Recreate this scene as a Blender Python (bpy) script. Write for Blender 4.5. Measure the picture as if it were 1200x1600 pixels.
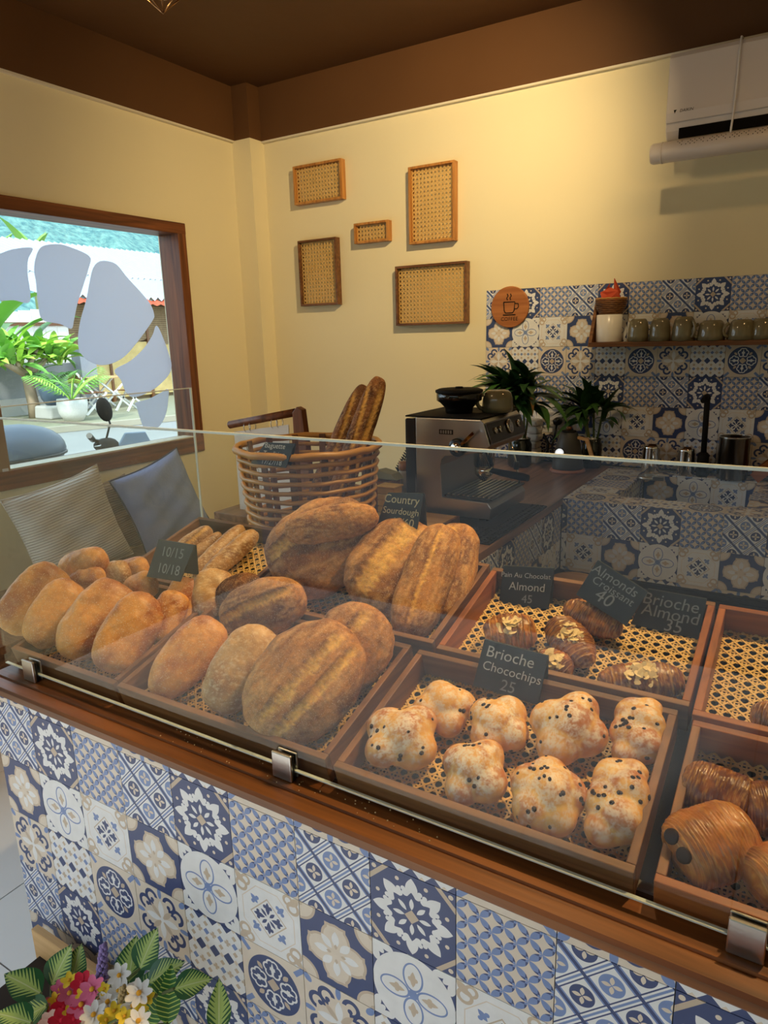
import bpy, bmesh, math, random
import numpy as np
from mathutils import Vector, Matrix, Euler
R = math.radians
for _o in list(bpy.data.objects):
    bpy.data.objects.remove(_o)
SC = bpy.context.scene
COL = SC.collection

# ---------------------------------------------------------------- camera
CAM = Vector((1.568, -0.767, 1.5435))
FPX = 1087.4
CAMROT = Matrix.Rotation(R(31.721), 3, 'Z') @ Matrix.Rotation(R(75.797), 3, 'X') @ Matrix.Rotation(R(-1.486), 3, 'Z')
_cd = bpy.data.cameras.new('camera')
_cd.sensor_width = 36.0
_cd.lens = FPX / 1600.0 * 36.0
_cd.clip_start = 0.05
_cd.clip_end = 500
cam = bpy.data.objects.new('camera', _cd)
COL.objects.link(cam)
cam.matrix_world = Matrix.Translation(CAM) @ CAMROT.to_4x4()
SC.camera = cam

# ---------------------------------------------------------------- world, lamps, exposure
W = bpy.data.worlds.new('world')
SC.world = W
W.use_nodes = True
_n = W.node_tree.nodes
_bg = _n['Background']
_tc = _n.new('ShaderNodeTexCoord'); _sep = _n.new('ShaderNodeSeparateXYZ'); _rmp = _n.new('ShaderNodeValToRGB')
W.node_tree.links.new(_tc.outputs['Generated'], _sep.inputs[0])
W.node_tree.links.new(_sep.outputs['Z'], _rmp.inputs[0])
_rmp.color_ramp.elements[0].position = 0.0
_rmp.color_ramp.elements[0].color = (0.86, 0.95, 1.0, 1)
_rmp.color_ramp.elements[1].position = 0.7
_rmp.color_ramp.elements[1].color = (0.62, 0.80, 1.0, 1)
W.node_tree.links.new(_rmp.outputs[0], _bg.inputs['Color'])
_bg.inputs['Strength'].default_value = 1.4

def lamp(name, kind, loc, target, power, color, size=0.1, **kw):
    d = bpy.data.lights.new(name, kind)
    d.energy = power
    d.color = color
    o = bpy.data.objects.new(name, d)
    COL.objects.link(o)
    o.location = loc
    o.rotation_euler = (Vector(target) - Vector(loc)).to_track_quat('-Z', 'Y').to_euler()
    if kind == 'SPOT':
        d.shadow_soft_size = size
        d.spot_size = kw.get('cone', R(90))
        d.spot_blend = kw.get('blend', 0.6)
    if kind == 'POINT':
        d.shadow_soft_size = size
    if kind == 'SUN':
        d.angle = size
    if kind == 'AREA':
        d.shape = 'RECTANGLE'
        d.size, d.size_y = kw['dims']
        d.cycles.is_portal = kw.get('portal', False)
    return o

WARM = (1.0, 0.66, 0.30)
lamp('sun_lamp', 'SUN', (-6, -4, 12), (-10, 6.0, 0), 2.2, (1.0, 0.97, 0.9), R(4))
lamp('wall_spot_lamp', 'SPOT', (0.86, 1.45, 2.95), (-0.62, 2.9, 2.10), 74, (1.0, 0.74, 0.38), 0.025, cone=R(96), blend=1.0)
lamp('counter_spot_lamp', 'SPOT', (1.95, 1.0, 2.92), (1.22, 0.34, 0.9), 74, WARM, 0.03, cone=R(62), blend=0.8)
lamp('bread_spot_lamp', 'SPOT', (0.95, 1.1, 2.92), (0.45, 0.35, 0.95), 45, (1.0, 0.70, 0.36), 0.03, cone=R(66), blend=0.8)
lamp('kitchen_spot_lamp', 'SPOT', (1.9, 1.5, 2.92), (1.0, 2.6, 1.1), 6, (1.0, 0.60, 0.24), 0.04, cone=R(100), blend=1.0)
lamp('room_lamp', 'POINT', (-0.35, 0.4, 2.55), (0, 0, 0), 6, (1.0, 0.70, 0.38), 0.06)
lamp('window_portal', 'AREA', (-1.95, 1.2, 1.5), (0, 1.2, 1.5), 1, (1, 1, 1), dims=(2.4, 1.3), portal=True)
lamp('storefront_portal', 'AREA', (0.1, -2.48, 1.3), (0.1, 0, 1.3), 1, (1, 1, 1), dims=(3.3, 2.6), portal=True)

SC.view_settings.view_transform = 'Standard'
SC.view_settings.look = 'None'
SC.view_settings.gamma = 1.0
SC.view_settings.use_curve_mapping = False
SC.view_settings.exposure = 1.1
try:
    cy = SC.cycles
    cy.use_denoising = True
    cy.max_bounces = 8
    cy.diffuse_bounces = 4
    cy.glossy_bounces = 3
    cy.transmission_bounces = 4
    cy.transparent_max_bounces = 16
    cy.caustics_reflective = False
    cy.caustics_refractive = False
    cy.sample_clamp_indirect = 6.0
except Exception:
    pass

# ---------------------------------------------------------------- measuring: rays of the photograph onto real planes
def ray(u, v):
    return CAMROT @ Vector(((u - 600) / FPX, -(v - 800) / FPX, -1.0))
def K(u, v, ax, val):
    d = ray(u, v); i = 'xyz'.index(ax)
    return CAM + d * ((val - CAM[i]) / d[i])
SL = 0.28                        # slope of the bread trays
def RIM(y): return 0.85 + SL * (y - 0.07)
def FLOORZ(y): return RIM(y) - 0.052
def KT(u, v, h=0.0):             # onto the slanted cane floor of the trays, raised by h
    d = ray(u, v); z0 = 0.85 - 0.052 + h
    return CAM + d * ((z0 + SL * (CAM.y - 0.07) - CAM.z) / (d.z - SL * d.y))
def PX(p, px):                   # length of px pixels at the distance of p
    c = CAMROT.transposed() @ (Vector(p) - CAM)
    return px * -c.z / FPX
VIEWX = CAMROT @ Vector((1, 0, 0)); VIEWY = CAMROT @ Vector((0, 1, 0)); VIEWZ = CAMROT @ Vector((0, 0, 1))

# ---------------------------------------------------------------- node helpers
def sl(r, g, b):                 # sRGB 0..255 -> linear
    f = lambda c: (c / 255 / 12.92) if c <= 10 else (((c / 255) + 0.055) / 1.055) ** 2.4
    return (f(r), f(g), f(b), 1.0)
class E:                         # small expression compiler for Math nodes
    nt = None
    def __init__(s, sock): s.s = sock
    @staticmethod
    def op(name, *a):
        n = E.nt.nodes.new('ShaderNodeMath'); n.operation = name
        for i, x in enumerate(a):
            if isinstance(x, E): E.nt.links.new(x.s, n.inputs[i])
            else: n.inputs[i].default_value = float(x)
        return E(n.outputs[0])
    def __add__(s, o): return E.op('ADD', s, o)
    __radd__ = __add__
    def __sub__(s, o): return E.op('SUBTRACT', s, o)
    def __rsub__(s, o): return E.op('SUBTRACT', o, s)
    def __mul__(s, o): return E.op('MULTIPLY', s, o)
    __rmul__ = __mul__
    def __truediv__(s, o): return E.op('DIVIDE', s, o)
    def __lt__(s, o): return E.op('LESS_THAN', s, o)
    def __gt__(s, o): return E.op('GREATER_THAN', s, o)
def eabs(a): return E.op('ABSOLUTE', a)
def emin(a, b): return E.op('MINIMUM', a, b)
def emax(a, b): return E.op('MAXIMUM', a, b)
def elen(a, b): return E.op('SQRT', a * a + b * b)
def erep(a, p): return E.op('WRAP', a, p / 2, -p / 2)      # periodic, centred on 0
def enot(a): return 1.0 - a
def emat(name, rough=0.5, spec=0.5, metal=0.0):
    m = bpy.data.materials.new(name); m.use_nodes = True
    b = m.node_tree.nodes['Principled BSDF']
    b.inputs['Roughness'].default_value = rough
    b.inputs['Specular IOR Level'].default_value = spec
    b.inputs['Metallic'].default_value = metal
    return m, m.node_tree, b
def plain(name, rgb, rough=0.5, spec=0.5, metal=0.0, bump=0.0, bscale=60.0, vary=0.0, vscale=6.0):
    m, nt, b = emat(name, rough, spec, metal)
    c = sl(*rgb)
    b.inputs['Base Color'].default_value = c
    if bump or vary:
        tc = nt.nodes.new('ShaderNodeTexCoord')
    if vary:
        no = nt.nodes.new('ShaderNodeTexNoise'); no.inputs['Scale'].default_value = vscale; no.inputs['Detail'].default_value = 4
        nt.links.new(tc.outputs['Object'], no.inputs['Vector'])
        mx = nt.nodes.new('ShaderNodeMix'); mx.data_type = 'RGBA'
        mx.inputs[6].default_value = tuple(max(0, x * (1 - vary)) for x in c[:3]) + (1,)
        mx.inputs[7].default_value = tuple(min(1, x * (1 + vary)) for x in c[:3]) + (1,)
        nt.links.new(no.outputs[0], mx.inputs[0]); nt.links.new(mx.outputs[2], b.inputs['Base Color'])
    if bump:
        no = nt.nodes.new('ShaderNodeTexNoise'); no.inputs['Scale'].default_value = bscale; no.inputs['Detail'].default_value = 3
        nt.links.new(tc.outputs['Object'], no.inputs['Vector'])
        bp = nt.nodes.new('ShaderNodeBump'); bp.inputs['Strength'].default_value = bump; bp.inputs['Distance'].default_value = 0.01
        nt.links.new(no.outputs[0], bp.inputs['Height']); nt.links.new(bp.outputs[0], b.inputs['Normal'])
    return m
def wood(name, dark, light, axis='X', scale=1.0, rough=0.45, contrast=0.5):
    m, nt, b = emat(name, rough, 0.4)
    tc = nt.nodes.new('ShaderNodeTexCoord'); mp = nt.nodes.new('ShaderNodeMapping')
    s = {'X': (1.2, 26, 26), 'Y': (26, 1.2, 26), 'Z': (26, 26, 1.2)}[axis]
    mp.inputs['Scale'].default_value = tuple(q * scale for q in s)
    nt.links.new(tc.outputs['Object'], mp.inputs[0])
    no = nt.nodes.new('ShaderNodeTexNoise'); no.inputs['Scale'].default_value = 1.6; no.inputs['Detail'].default_value = 6; no.inputs['Distortion'].default_value = 0.6
    nt.links.new(mp.outputs[0], no.inputs['Vector'])
    rp = nt.nodes.new('ShaderNodeValToRGB')
    rp.color_ramp.elements[0].position = 0.5 - contrast * 0.36; rp.color_ramp.elements[0].color = sl(*dark)
    rp.color_ramp.elements[1].position = 0.5 + contrast * 0.36; rp.color_ramp.elements[1].color = sl(*light)
    nt.links.new(no.outputs[0], rp.inputs[0]); nt.links.new(rp.outputs[0], b.inputs['Base Color'])
    bp = nt.nodes.new('ShaderNodeBump'); bp.inputs['Strength'].default_value = 0.12; bp.inputs['Distance'].default_value = 0.004
    nt.links.new(no.outputs[0], bp.inputs['Height']); nt.links.new(bp.outputs[0], b.inputs['Normal'])
    return m
def glassmat(name, tint=(0.96, 0.98, 0.97), ior=1.5, rough=0.0, boost=1.0):
    m = bpy.data.materials.new(name); m.use_nodes = True
    nt = m.node_tree; nt.nodes.clear()
    out = nt.nodes.new('ShaderNodeOutputMaterial'); mx = nt.nodes.new('ShaderNodeMixShader')
    tr = nt.nodes.new('ShaderNodeBsdfTransparent'); gl = nt.nodes.new('ShaderNodeBsdfGlossy'); fr = nt.nodes.new('ShaderNodeFresnel')
    tr.inputs[0].default_value = (*tint, 1); gl.inputs['Roughness'].default_value = rough; fr.inputs[0].default_value = ior
    ge = nt.nodes.new('ShaderNodeNewGeometry'); E.nt = nt
    fac = E(fr.outputs[0]) * (1.0 - E(ge.outputs['Backfacing'])) * boost
    nt.links.new(fac.s, mx.inputs[0]); nt.links.new(tr.outputs[0], mx.inputs[1]); nt.links.new(gl.outputs[0], mx.inputs[2])
    nt.links.new(mx.outputs[0], out.inputs[0])
    return m

M = {}
M['cream'] = plain('cream_wall_paint', (236, 224, 186), 0.75, 0.2, bump=0.10, bscale=14, vary=0.03, vscale=2)
M['brownpaint'] = plain('dark_brown_paint', (96, 64, 36), 0.62, 0.25, bump=0.25, bscale=9, vary=0.10, vscale=3)
M['whitetrim'] = plain('off_white_trim', (225, 215, 190), 0.6)
M['plaster'] = plain('outer_plaster', (190, 186, 178), 0.8, bump=0.2, bscale=8)
M['woodframe'] = wood('reddish_brown_wood', (84, 44, 20), (140, 82, 42), 'Z')
M['woodframe_h'] = wood('reddish_brown_wood_horizontal', (84, 44, 20), (136, 78, 40), 'Y')
M['teak'] = wood('dark_teak', (74, 40, 16), (140, 84, 38), 'X', 1.0, 0.35)
M['tray_x'] = wood('tray_wood_long', (90, 60, 34), (142, 100, 60), 'X', 1.0, 0.5)
M['tray_y'] = wood('tray_wood_cross', (92, 58, 32), (146, 98, 56), 'Y', 1.0, 0.5)
M['tray_dark'] = wood('stained_tray_wood', (70, 48, 32), (112, 80, 54), 'X', 1.0, 0.55)
M['orange_x'] = wood('orange_tray_wood_long', (112, 60, 26), (170, 100, 48), 'X', 1.0, 0.45)
M['orange_y'] = wood('orange_tray_wood_cross', (112, 60, 26), (168, 98, 46), 'Y', 1.0, 0.45)
M['honey'] = wood('honey_wood', (150, 92, 38), (206, 146, 76), 'Z', 1.2, 0.4)
M['walnut'] = wood('walnut_wood', (88, 54, 28), (136, 90, 52), 'X', 1.2, 0.4)
M['palewood'] = wood('pale_pine', (196, 150, 96), (226, 186, 132), 'X', 0.8, 0.6)
M['benchtop'] = wood('worktop_wood', (96, 66, 46), (150, 110, 82), 'Y', 0.8, 0.4)
M['cane'] = plain('cane_strip', (222, 182, 108), 0.45, 0.4, vary=0.12, vscale=40)
M['rattan'] = plain('rattan_cane', (190, 136, 66), 0.38, 0.5, vary=0.22, vscale=18)
M['black'] = plain('black_plastic', (22, 22, 22), 0.35)
M['mattblack'] = plain('matt_black', (26, 25, 24), 0.75, 0.2)
M['void'] = plain('dark_recess', (20, 17, 14), 0.9, 0.1)
M['steel'] = plain('brushed_steel', (200, 198, 194), 0.28, 0.5, 1.0, bump=0.03, bscale=200)
M['chrome'] = plain('polished_chrome', (225, 222, 216), 0.06, 0.5, 1.0)
M['white'] = plain('white_plastic', (222, 218, 214), 0.35)
M['ceramic_white'] = plain('white_ceramic', (236, 230, 220), 0.25)
M['glaze'] = plain('grey_green_glaze', (126, 118, 92), 0.12, 0.7, vary=0.12, vscale=30)
M['slate'] = plain('chalkboard_slate', (44, 50, 50), 0.5, 0.35, vary=0.10, vscale=25)
M['chalk'] = plain('chalk_stroke', (206, 206, 200), 0.9)
M['chalk_dim'] = plain('smudged_chalk_stroke', (150, 154, 150), 0.9)
M['chalk_yellow'] = plain('yellow_chalk_stroke', (210, 196, 150), 0.9)
M['glass'] = glassmat('clear_glass')
M['glassedge'] = plain('polished_glass_edge', (206, 214, 206), 0.25, 0.6)
M['winglass'] = glassmat('window_glass', (0.93, 0.97, 0.98))
def frosted():
    m = bpy.data.materials.new('frosted_film'); m.use_nodes = True; nt = m.node_tree; nt.nodes.clear()
    o = nt.nodes.new('ShaderNodeOutputMaterial'); mx = nt.nodes.new('ShaderNodeMixShader'); d = nt.nodes.new('ShaderNodeBsdfDiffuse'); t = nt.nodes.new('ShaderNodeBsdfTranslucent')
    d.inputs[0].default_value = (.75, .77, .8, 1); t.inputs[0].default_value = (.80, .83, .9, 1); mx.inputs[0].default_value = .62
    nt.links.new(d.outputs[0], mx.inputs[1]); nt.links.new(t.outputs[0], mx.inputs[2]); nt.links.new(mx.outputs[0], o.inputs[0]); return m
M['frosted'] = frosted()
M['grout'] = plain('tile_grout', (120, 116, 112), 0.9)
M['dark_grout'] = plain('dark_tile_grout', (58, 56, 56), 0.9)
M['floor'] = plain('white_floor_tile', (226, 224, 220), 0.3, 0.5, vary=0.03)
M['leaf'] = plain('deep_green_leaf', (40, 74, 36), 0.4, 0.5, vary=0.3, vscale=12)
M['leaf2'] = plain('mid_green_leaf', (66, 108, 48), 0.4, 0.5, vary=0.25, vscale=12)
M['stem'] = plain('green_stem', (92, 104, 54), 0.6)
M['earth'] = plain('potting_soil', (48, 36, 26), 0.95)

# ---------------------------------------------------------------- mesh builder and scene tree helpers
class MB:
    def __init__(s): s.v = []; s.f = []; s.m = []; s.sm = []
    def add(s, vs, fs, mi=0, smooth=False):
        b = len(s.v); s.v += [tuple(p) for p in vs]
        for f in fs: s.f.append(tuple(b + i for i in f)); s.m.append(mi); s.sm.append(smooth)
        return s
    def box(s, x0, x1, y0, y1, z0, z1, mi=0):
        vs = [(x, y, z) for x in (x0, x1) for y in (y0, y1) for z in (z0, z1)]
        return s.add(vs, [(0, 1, 3, 2), (4, 6, 7, 5), (0, 4, 5, 1), (2, 3, 7, 6), (0, 2, 6, 4), (1, 5, 7, 3)], mi)
    def hexa(s, p, mi=0):        # 8 corners ordered like box()
        return s.add(p, [(0, 1, 3, 2), (4, 6, 7, 5), (0, 4, 5, 1), (2, 3, 7, 6), (0, 2, 6, 4), (1, 5, 7, 3)], mi)
    def bar(s, a, b, w, h, up=(0, 0, 1), mi=0):   # rectangular bar from a to b
        a = Vector(a); b = Vector(b); d = (b - a).normalized(); up = Vector(up)
        sd = d.cross(up).normalized() * (w / 2); u2 = sd.cross(d).normalized() * (h / 2)
        return s.hexa([p + q + t for p in (a, b) for q in (-sd, sd) for t in (-u2, u2)], mi)
    def prism(s, pts, ext, mi=0, smooth=False):    # polygon pushed along ext
        ext = Vector(ext); n = len(pts); pts = [Vector(p) for p in pts]
        return s.add(pts + [p + ext for p in pts], [tuple(range(n))[::-1], tuple(range(n, 2 * n))] + [(i, (i + 1) % n, n + (i + 1) % n, n + i) for i in range(n)], mi, smooth)
    def tube(s, pts, r, n=8, mi=0, closed=False, cap=True):
        pts = [Vector(p) for p in pts]; k = len(pts); rr = r if hasattr(r, '__len__') else [r] * k
        b = len(s.v); prev = None
        for i, p in enumerate(pts):
            t = (pts[(i + 1) % k] - pts[i - 1]) if closed else (pts[min(i + 1, k - 1)] - pts[max(i - 1, 0)])
            t.normalize()
            if prev is None:
                a = Vector((0, 0, 1)) if abs(t.z) < 0.9 else Vector((1, 0, 0)); nrm = t.cross(a).normalized()
            else:
                nrm = (prev - t * prev.dot(t)).normalized()
            prev = nrm; bn = t.cross(nrm)
            for j in range(n):
                an = 2 * math.pi * j / n
                s.v.append(tuple(p + (nrm * math.cos(an) + bn * math.sin(an)) * rr[i]))
        for i in range(k if closed else k - 1):
            for j in range(n):
                i2 = (i + 1) % k
                s.f.append((b + i * n + j, b + i * n + (j + 1) % n, b + i2 * n + (j + 1) % n, b + i2 * n + j)); s.m.append(mi); s.sm.append(True)
        if cap and not closed:
            s.f.append(tuple(b + j for j in range(n))[::-1]); s.m.append(mi); s.sm.append(False)
            s.f.append(tuple(b + (k - 1) * n + j for j in range(n))); s.m.append(mi); s.sm.append(False)
        return s
    def lathe(s, c, prof, n=24, mi=0, axis=(0, 0, 1), sx=1.0, sy=1.0):     # prof: (radius, height)
        c = Vector(c); q = Vector((0, 0, 1)).rotation_difference(Vector(axis)); b = len(s.v); k = len(prof)
        for r, h in prof:
            for j in range(n):
                an = 2 * math.pi * j / n
                s.v.append(tuple(c + q @ Vector((r * math.cos(an) * sx, r * math.sin(an) * sy, h))))
        for i in range(k - 1):
            for j in range(n):
                s.f.append((b + i * n + j, b + i * n + (j + 1) % n, b + (i + 1) * n + (j + 1) % n, b + (i + 1) * n + j)); s.m.append(mi); s.sm.append(True)
        if prof[0][0] > 1e-5: s.f.append(tuple(b + j for j in range(n))[::-1]); s.m.append(mi); s.sm.append(False)
        if prof[-1][0] > 1e-5: s.f.append(tuple(b + (k - 1) * n + j for j in range(n))); s.m.append(mi); s.sm.append(False)
        return s
    def ball(s, c, r, n=12, mi=0, mat=None):
        rr = r if hasattr(r, '__len__') else (r, r, r); b = len(s.v); c = Vector(c)
        for i in range(n // 2 + 1):
            th = math.pi * i / (n // 2)
            for j in range(n):
                an = 2 * math.pi * j / n
                p = Vector((rr[0] * math.sin(th) * math.cos(an), rr[1] * math.sin(th) * math.sin(an), rr[2] * math.cos(th)))
                s.v.append(tuple(c + (mat @ p if mat else p)))
        for i in range(n // 2):
            for j in range(n):
                s.f.append((b + i * n + j, b + (i + 1) * n + j, b + (i + 1) * n + (j + 1) % n, b + i * n + (j + 1) % n)); s.m.append(mi); s.sm.append(True)
        return s
    def grid(s, P, closed_u=False, mi=0):          # P: array [i][j] of points
        b = len(s.v); ni, nj = len(P), len(P[0])
        for r_ in P: s.v += [tuple(p) for p in r_]
        for i in range(ni - 1):
            for j in range(nj if closed_u else nj - 1):
                s.f.append((b + i * nj + j, b + i * nj + (j + 1) % nj, b + (i + 1) * nj + (j + 1) % nj, b + (i + 1) * nj + j)); s.m.append(mi); s.sm.append(True)
        return s
    def mesh(s, name, org=(0, 0, 0)):
        me = bpy.data.meshes.new(name)
        ox, oy, oz = org
        me.from_pydata([(x - ox, y - oy, z - oz) for x, y, z in s.v], [], s.f)
        me.polygons.foreach_set('material_index', s.m)
        me.polygons.foreach_set('use_smooth', s.sm)
        bm = bmesh.new(); bm.from_mesh(me); bmesh.ops.recalc_face_normals(bm, faces=bm.faces); bm.to_mesh(me); bm.free()
        return me
def obj(name, me, mats=None, parent=None, bevel=0.0, kind=None):
    o = bpy.data.objects.new(name, me); COL.objects.link(o)
    if mats is not None:
        for m in (mats if isinstance(mats, (list, tuple)) else [mats]): me.materials.append(M[m] if isinstance(m, str) else m)
    if parent is not None: o.parent = parent
    if bevel:
        b = o.modifiers.new('bevel', 'BEVEL'); b.width = bevel; b.segments = 2; b.limit_method = 'ANGLE'; b.angle_limit = R(40)
    if kind: o['kind'] = kind
    return o
def tag(o, label, cat, group=None):
    o['label'] = label; o['category'] = cat
    if group: o['group'] = group
    return o
class Thing:
    def __init__(s, name, label, cat, loc, group=None):
        s.o = bpy.data.objects.new(name, None); COL.objects.link(s.o)
        s.o.location = loc; s.loc = tuple(loc); s.o.empty_display_size = 0.05
        tag(s.o, label, cat, group)
    def part(s, name, mb, mats, parent=None, bevel=0.0, label=None, kind=None):
        me = mb.mesh(name, s.loc) if isinstance(mb, MB) else mb
        o = obj(name, me, mats, parent or s.o, bevel, kind)
        if label: o['label'] = label
        return o
def struct(name, mb, mats, parent=None, bevel=0.0, kind='structure'):
    return obj(name, mb.mesh(name), mats, parent, bevel, kind if parent is None else None)
def text_mesh(s, size, align='CENTER', shear=0.0, thin=0.0, space=1.0):
    c = bpy.data.curves.new('lettering', 'FONT'); c.body = s; c.size = size; c.align_x = align; c.align_y = 'CENTER'
    c.shear = shear; c.offset = thin; c.space_character = space; c.fill_mode = 'FRONT'; c.resolution_u = 3
    o = bpy.data.objects.new('lettering', c); COL.objects.link(o)
    dg = bpy.context.evaluated_depsgraph_get(); me = bpy.data.meshes.new_from_object(o.evaluated_get(dg))
    bpy.data.objects.remove(o); bpy.data.curves.remove(c)
    return me
def lettering(thing, s, size, origin, xd, yd, mat, name='lettering', parent=None, **kw):
    me = text_mesh(s, size, **kw); xd = Vector(xd).normalized(); yd = Vector(yd).normalized(); n = xd.cross(yd).normalized()
    o0 = Vector(origin); q = []
    for v in me.vertices:
        p = o0 + xd * v.co.x + yd * v.co.y + n * 0.0008
        v.co = p - Vector(thing.loc)
    return thing.part(name, me, mat, parent)
# vectorised value noise
def _h(i, j, k, seed):
    n = (i * 374761393 + j * 668265263 + k * 2147483647 + seed * 1274126177) & 0xffffffff
    n = ((n ^ (n >> 13)) * 1274126177) & 0xffffffff
    return ((n ^ (n >> 16)) & 0xffff) / 65535.0
def vnoise(p, scale, seed=0):
    q = np.asarray(p, float) * scale + 100.5
    i = np.floor(q).astype(np.int64); f = q - i; f = f * f * (3 - 2 * f); r = 0
    for dx in (0, 1):
        for dy in (0, 1):
            for dz in (0, 1):
                w = (f[:, 0] if dx else 1 - f[:, 0]) * (f[:, 1] if dy else 1 - f[:, 1]) * (f[:, 2] if dz else 1 - f[:, 2])
                r = r + w * _h(i[:, 0] + dx, i[:, 1] + dy, i[:, 2] + dz, seed)
    return r
def fbm(p, scale, seed=0, oct=4):
    a, s_, t = 0.5, 0, 0
    for o in range(oct):
        s_ = s_ + a * vnoise(p, scale * 2 ** o, seed + o); t += a; a *= 0.5
    return s_ / t
# ---------------------------------------------------------------- printed tile designs (one material per design)
NAVY = sl(60, 76, 124); MID = sl(122, 146, 198); PALE = sl(236, 237, 240); TAUPE = sl(204, 186, 166); SAND = sl(226, 213, 198)
def tile_mat(name, base, fn):
    m, nt, b = emat(name, 0.32, 0.45)
    E.nt = nt
    tc = nt.nodes.new('ShaderNodeTexCoord'); sp = nt.nodes.new('ShaderNodeSeparateXYZ')
    nt.links.new(tc.outputs['Object'], sp.inputs[0])
    x = E(sp.outputs['X']) / 0.15; y = E(sp.outputs['Z']) / 0.15
    cur = [None]
    def put(mask, col):
        mx = nt.nodes.new('ShaderNodeMix'); mx.data_type = 'RGBA'
        if cur[0] is None: mx.inputs[6].default_value = base
        else: nt.links.new(cur[0], mx.inputs[6])
        mx.inputs[7].default_value = col
        nt.links.new(mask.s, mx.inputs[0]); cur[0] = mx.outputs[2]
    fn(x, y, put)
    no = nt.nodes.new('ShaderNodeTexNoise'); no.inputs['Scale'].default_value = 34; no.inputs['Detail'].default_value = 4
    nt.links.new(tc.outputs['Object'], no.inputs['Vector'])
    mr = nt.nodes.new('ShaderNodeMapRange'); mr.inputs[3].default_value = 0.86; mr.inputs[4].default_value = 1.08
    nt.links.new(no.outputs[0], mr.inputs[0])
    mx = nt.nodes.new('ShaderNodeMix'); mx.data_type = 'RGBA'; mx.blend_type = 'MULTIPLY'; mx.inputs[0].default_value = 1
    nt.links.new(cur[0], mx.inputs[6]); nt.links.new(mr.outputs[0], mx.inputs[7]); nt.links.new(mx.outputs[2], b.inputs['Base Color'])
    return m
def ell(x, y, cx, cy, rx, ry, rot=0.0):
    dx = x - cx; dy = y - cy
    if rot:
        c, s = math.cos(rot), math.sin(rot)
        dx, dy = dx * c + dy * s, dy * c - dx * s
    return elen(dx / rx, dy / ry)
def fold8(x, y):                 # first octant: px >= py >= 0
    ax, ay = eabs(x), eabs(y)
    return emax(ax, ay), emin(ax, ay)
def leafm(px, py, c, half, w):   # lens shaped leaf along px
    t = (px - c) / half
    return eabs(py) < (w * (1.0 - t * t))
def t_lattice(x, y, put):
    a, b = x + y, x - y
    da = eabs(erep(a, 0.5)); db = eabs(erep(b, 0.5))
    put(da < 0.050, MID); put(da < 0.026, NAVY)
    put(db < 0.062, NAVY); put(db < 0.042, PALE); put(db < 0.016, MID)
    put(da < 0.026, NAVY)
    ca = erep(a - 0.25, 0.5); cb = erep(b - 0.25, 0.5); r = elen(ca, cb)
    disc = r < 0.165
    navy = E.op('COSINE', x * (4 * math.pi)) < 0.0
    put(disc, MID); put(emin(disc, navy), NAVY)
    p, q = emax(eabs(ca + cb), eabs(ca - cb)) * 0.7071, emin(eabs(ca + cb), eabs(ca - cb)) * 0.7071
    put(emin(disc, leafm(p, q, 0.07, 0.062, 0.030)), SAND)
def t_snow(x, y, put):
    d = eabs(x) + eabs(y)
    put(eabs(d - 0.80) < 0.036, TAUPE)
    cx_, cy_ = eabs(x), eabs(y)
    put(elen(cx_ - 0.445, cy_ - 0.445) < 0.028, SAND)
    px, py = fold8(x, y)
    for c45 in (0, 1):
        if c45: qx, qy = (px + py) * 0.7071, (px - py) * 0.7071
        else: qx, qy = px, py
        put(leafm(qx, qy, 0.335, 0.135, 0.072), PALE)
        put(elen(qx - 0.275, eabs(qy) - 0.070) < 0.042, PALE)
        put(elen(qx - 0.315, eabs(qy) - 0.098) < 0.028, PALE)
    for c45 in (0, 1):
        if c45: qx, qy = (px + py) * 0.7071, (px - py) * 0.7071
        else: qx, qy = px, py
        put(leafm(qx, qy, 0.175, 0.125, 0.060), NAVY)
        put(leafm(qx, qy, 0.155, 0.070, 0.026), PALE)
    put(elen(px - 0.405, py - 0.168) < 0.024, SAND)
    put(emax(eabs(x), eabs(y)) < 0.055, NAVY); put(d < 0.085, TAUPE)
def t_circles(x, y, put):
    P = 0.25
    u, v = (x + y) / P, (x - y) / P
    for a, b in ((u, v), (v, u)):
        f = erep(a, 1.0); g = erep(b - 0.5, 1.0)
        m = eabs(g) < (0.21 * (1.0 - 4.0 * (f * f)))
        par = E.op('SINE', (a + b + 0.25) * math.pi) * E.op('SINE', (a - b + 0.25) * math.pi)
        put(m, MID); put(emin(m, par > 0.0), NAVY)
    put((eabs(erep(u - 0.0, 1.0)) + eabs(erep(v - 0.0, 1.0))) < 0.10, SAND)
def t_cloud(x, y, put):
    ax, ay = eabs(x), eabs(y)
    def quat(e):
        m = emin(elen(ax - 0.215, ay), elen(ax, ay - 0.205)) < (0.165 + e)
        m = emax(m, (ax + ay) < (0.375 + e)); m = emax(m, emax(ax - 0.36, ay - 0.11) < e); return emax(m, emax(ax - 0.11, ay - 0.36) < e)
    put(quat(0.035), TAUPE); put(quat(0.0), SAND)
    c = elen(ax - 0.5, ay - 0.5)
    put(c < 0.235, TAUPE); put(c < 0.20, SAND); put(c < 0.055, TAUPE)
    px, py = fold8(x, y)
    put(leafm(px, py, 0.20, 0.11, 0.05), PALE); put(leafm(px, py, 0.10, 0.035, 0.022), TAUPE)
    put(leafm((px + py) * 0.7071, (px - py) * 0.7071, 0.18, 0.10, 0.05), PALE)
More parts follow.
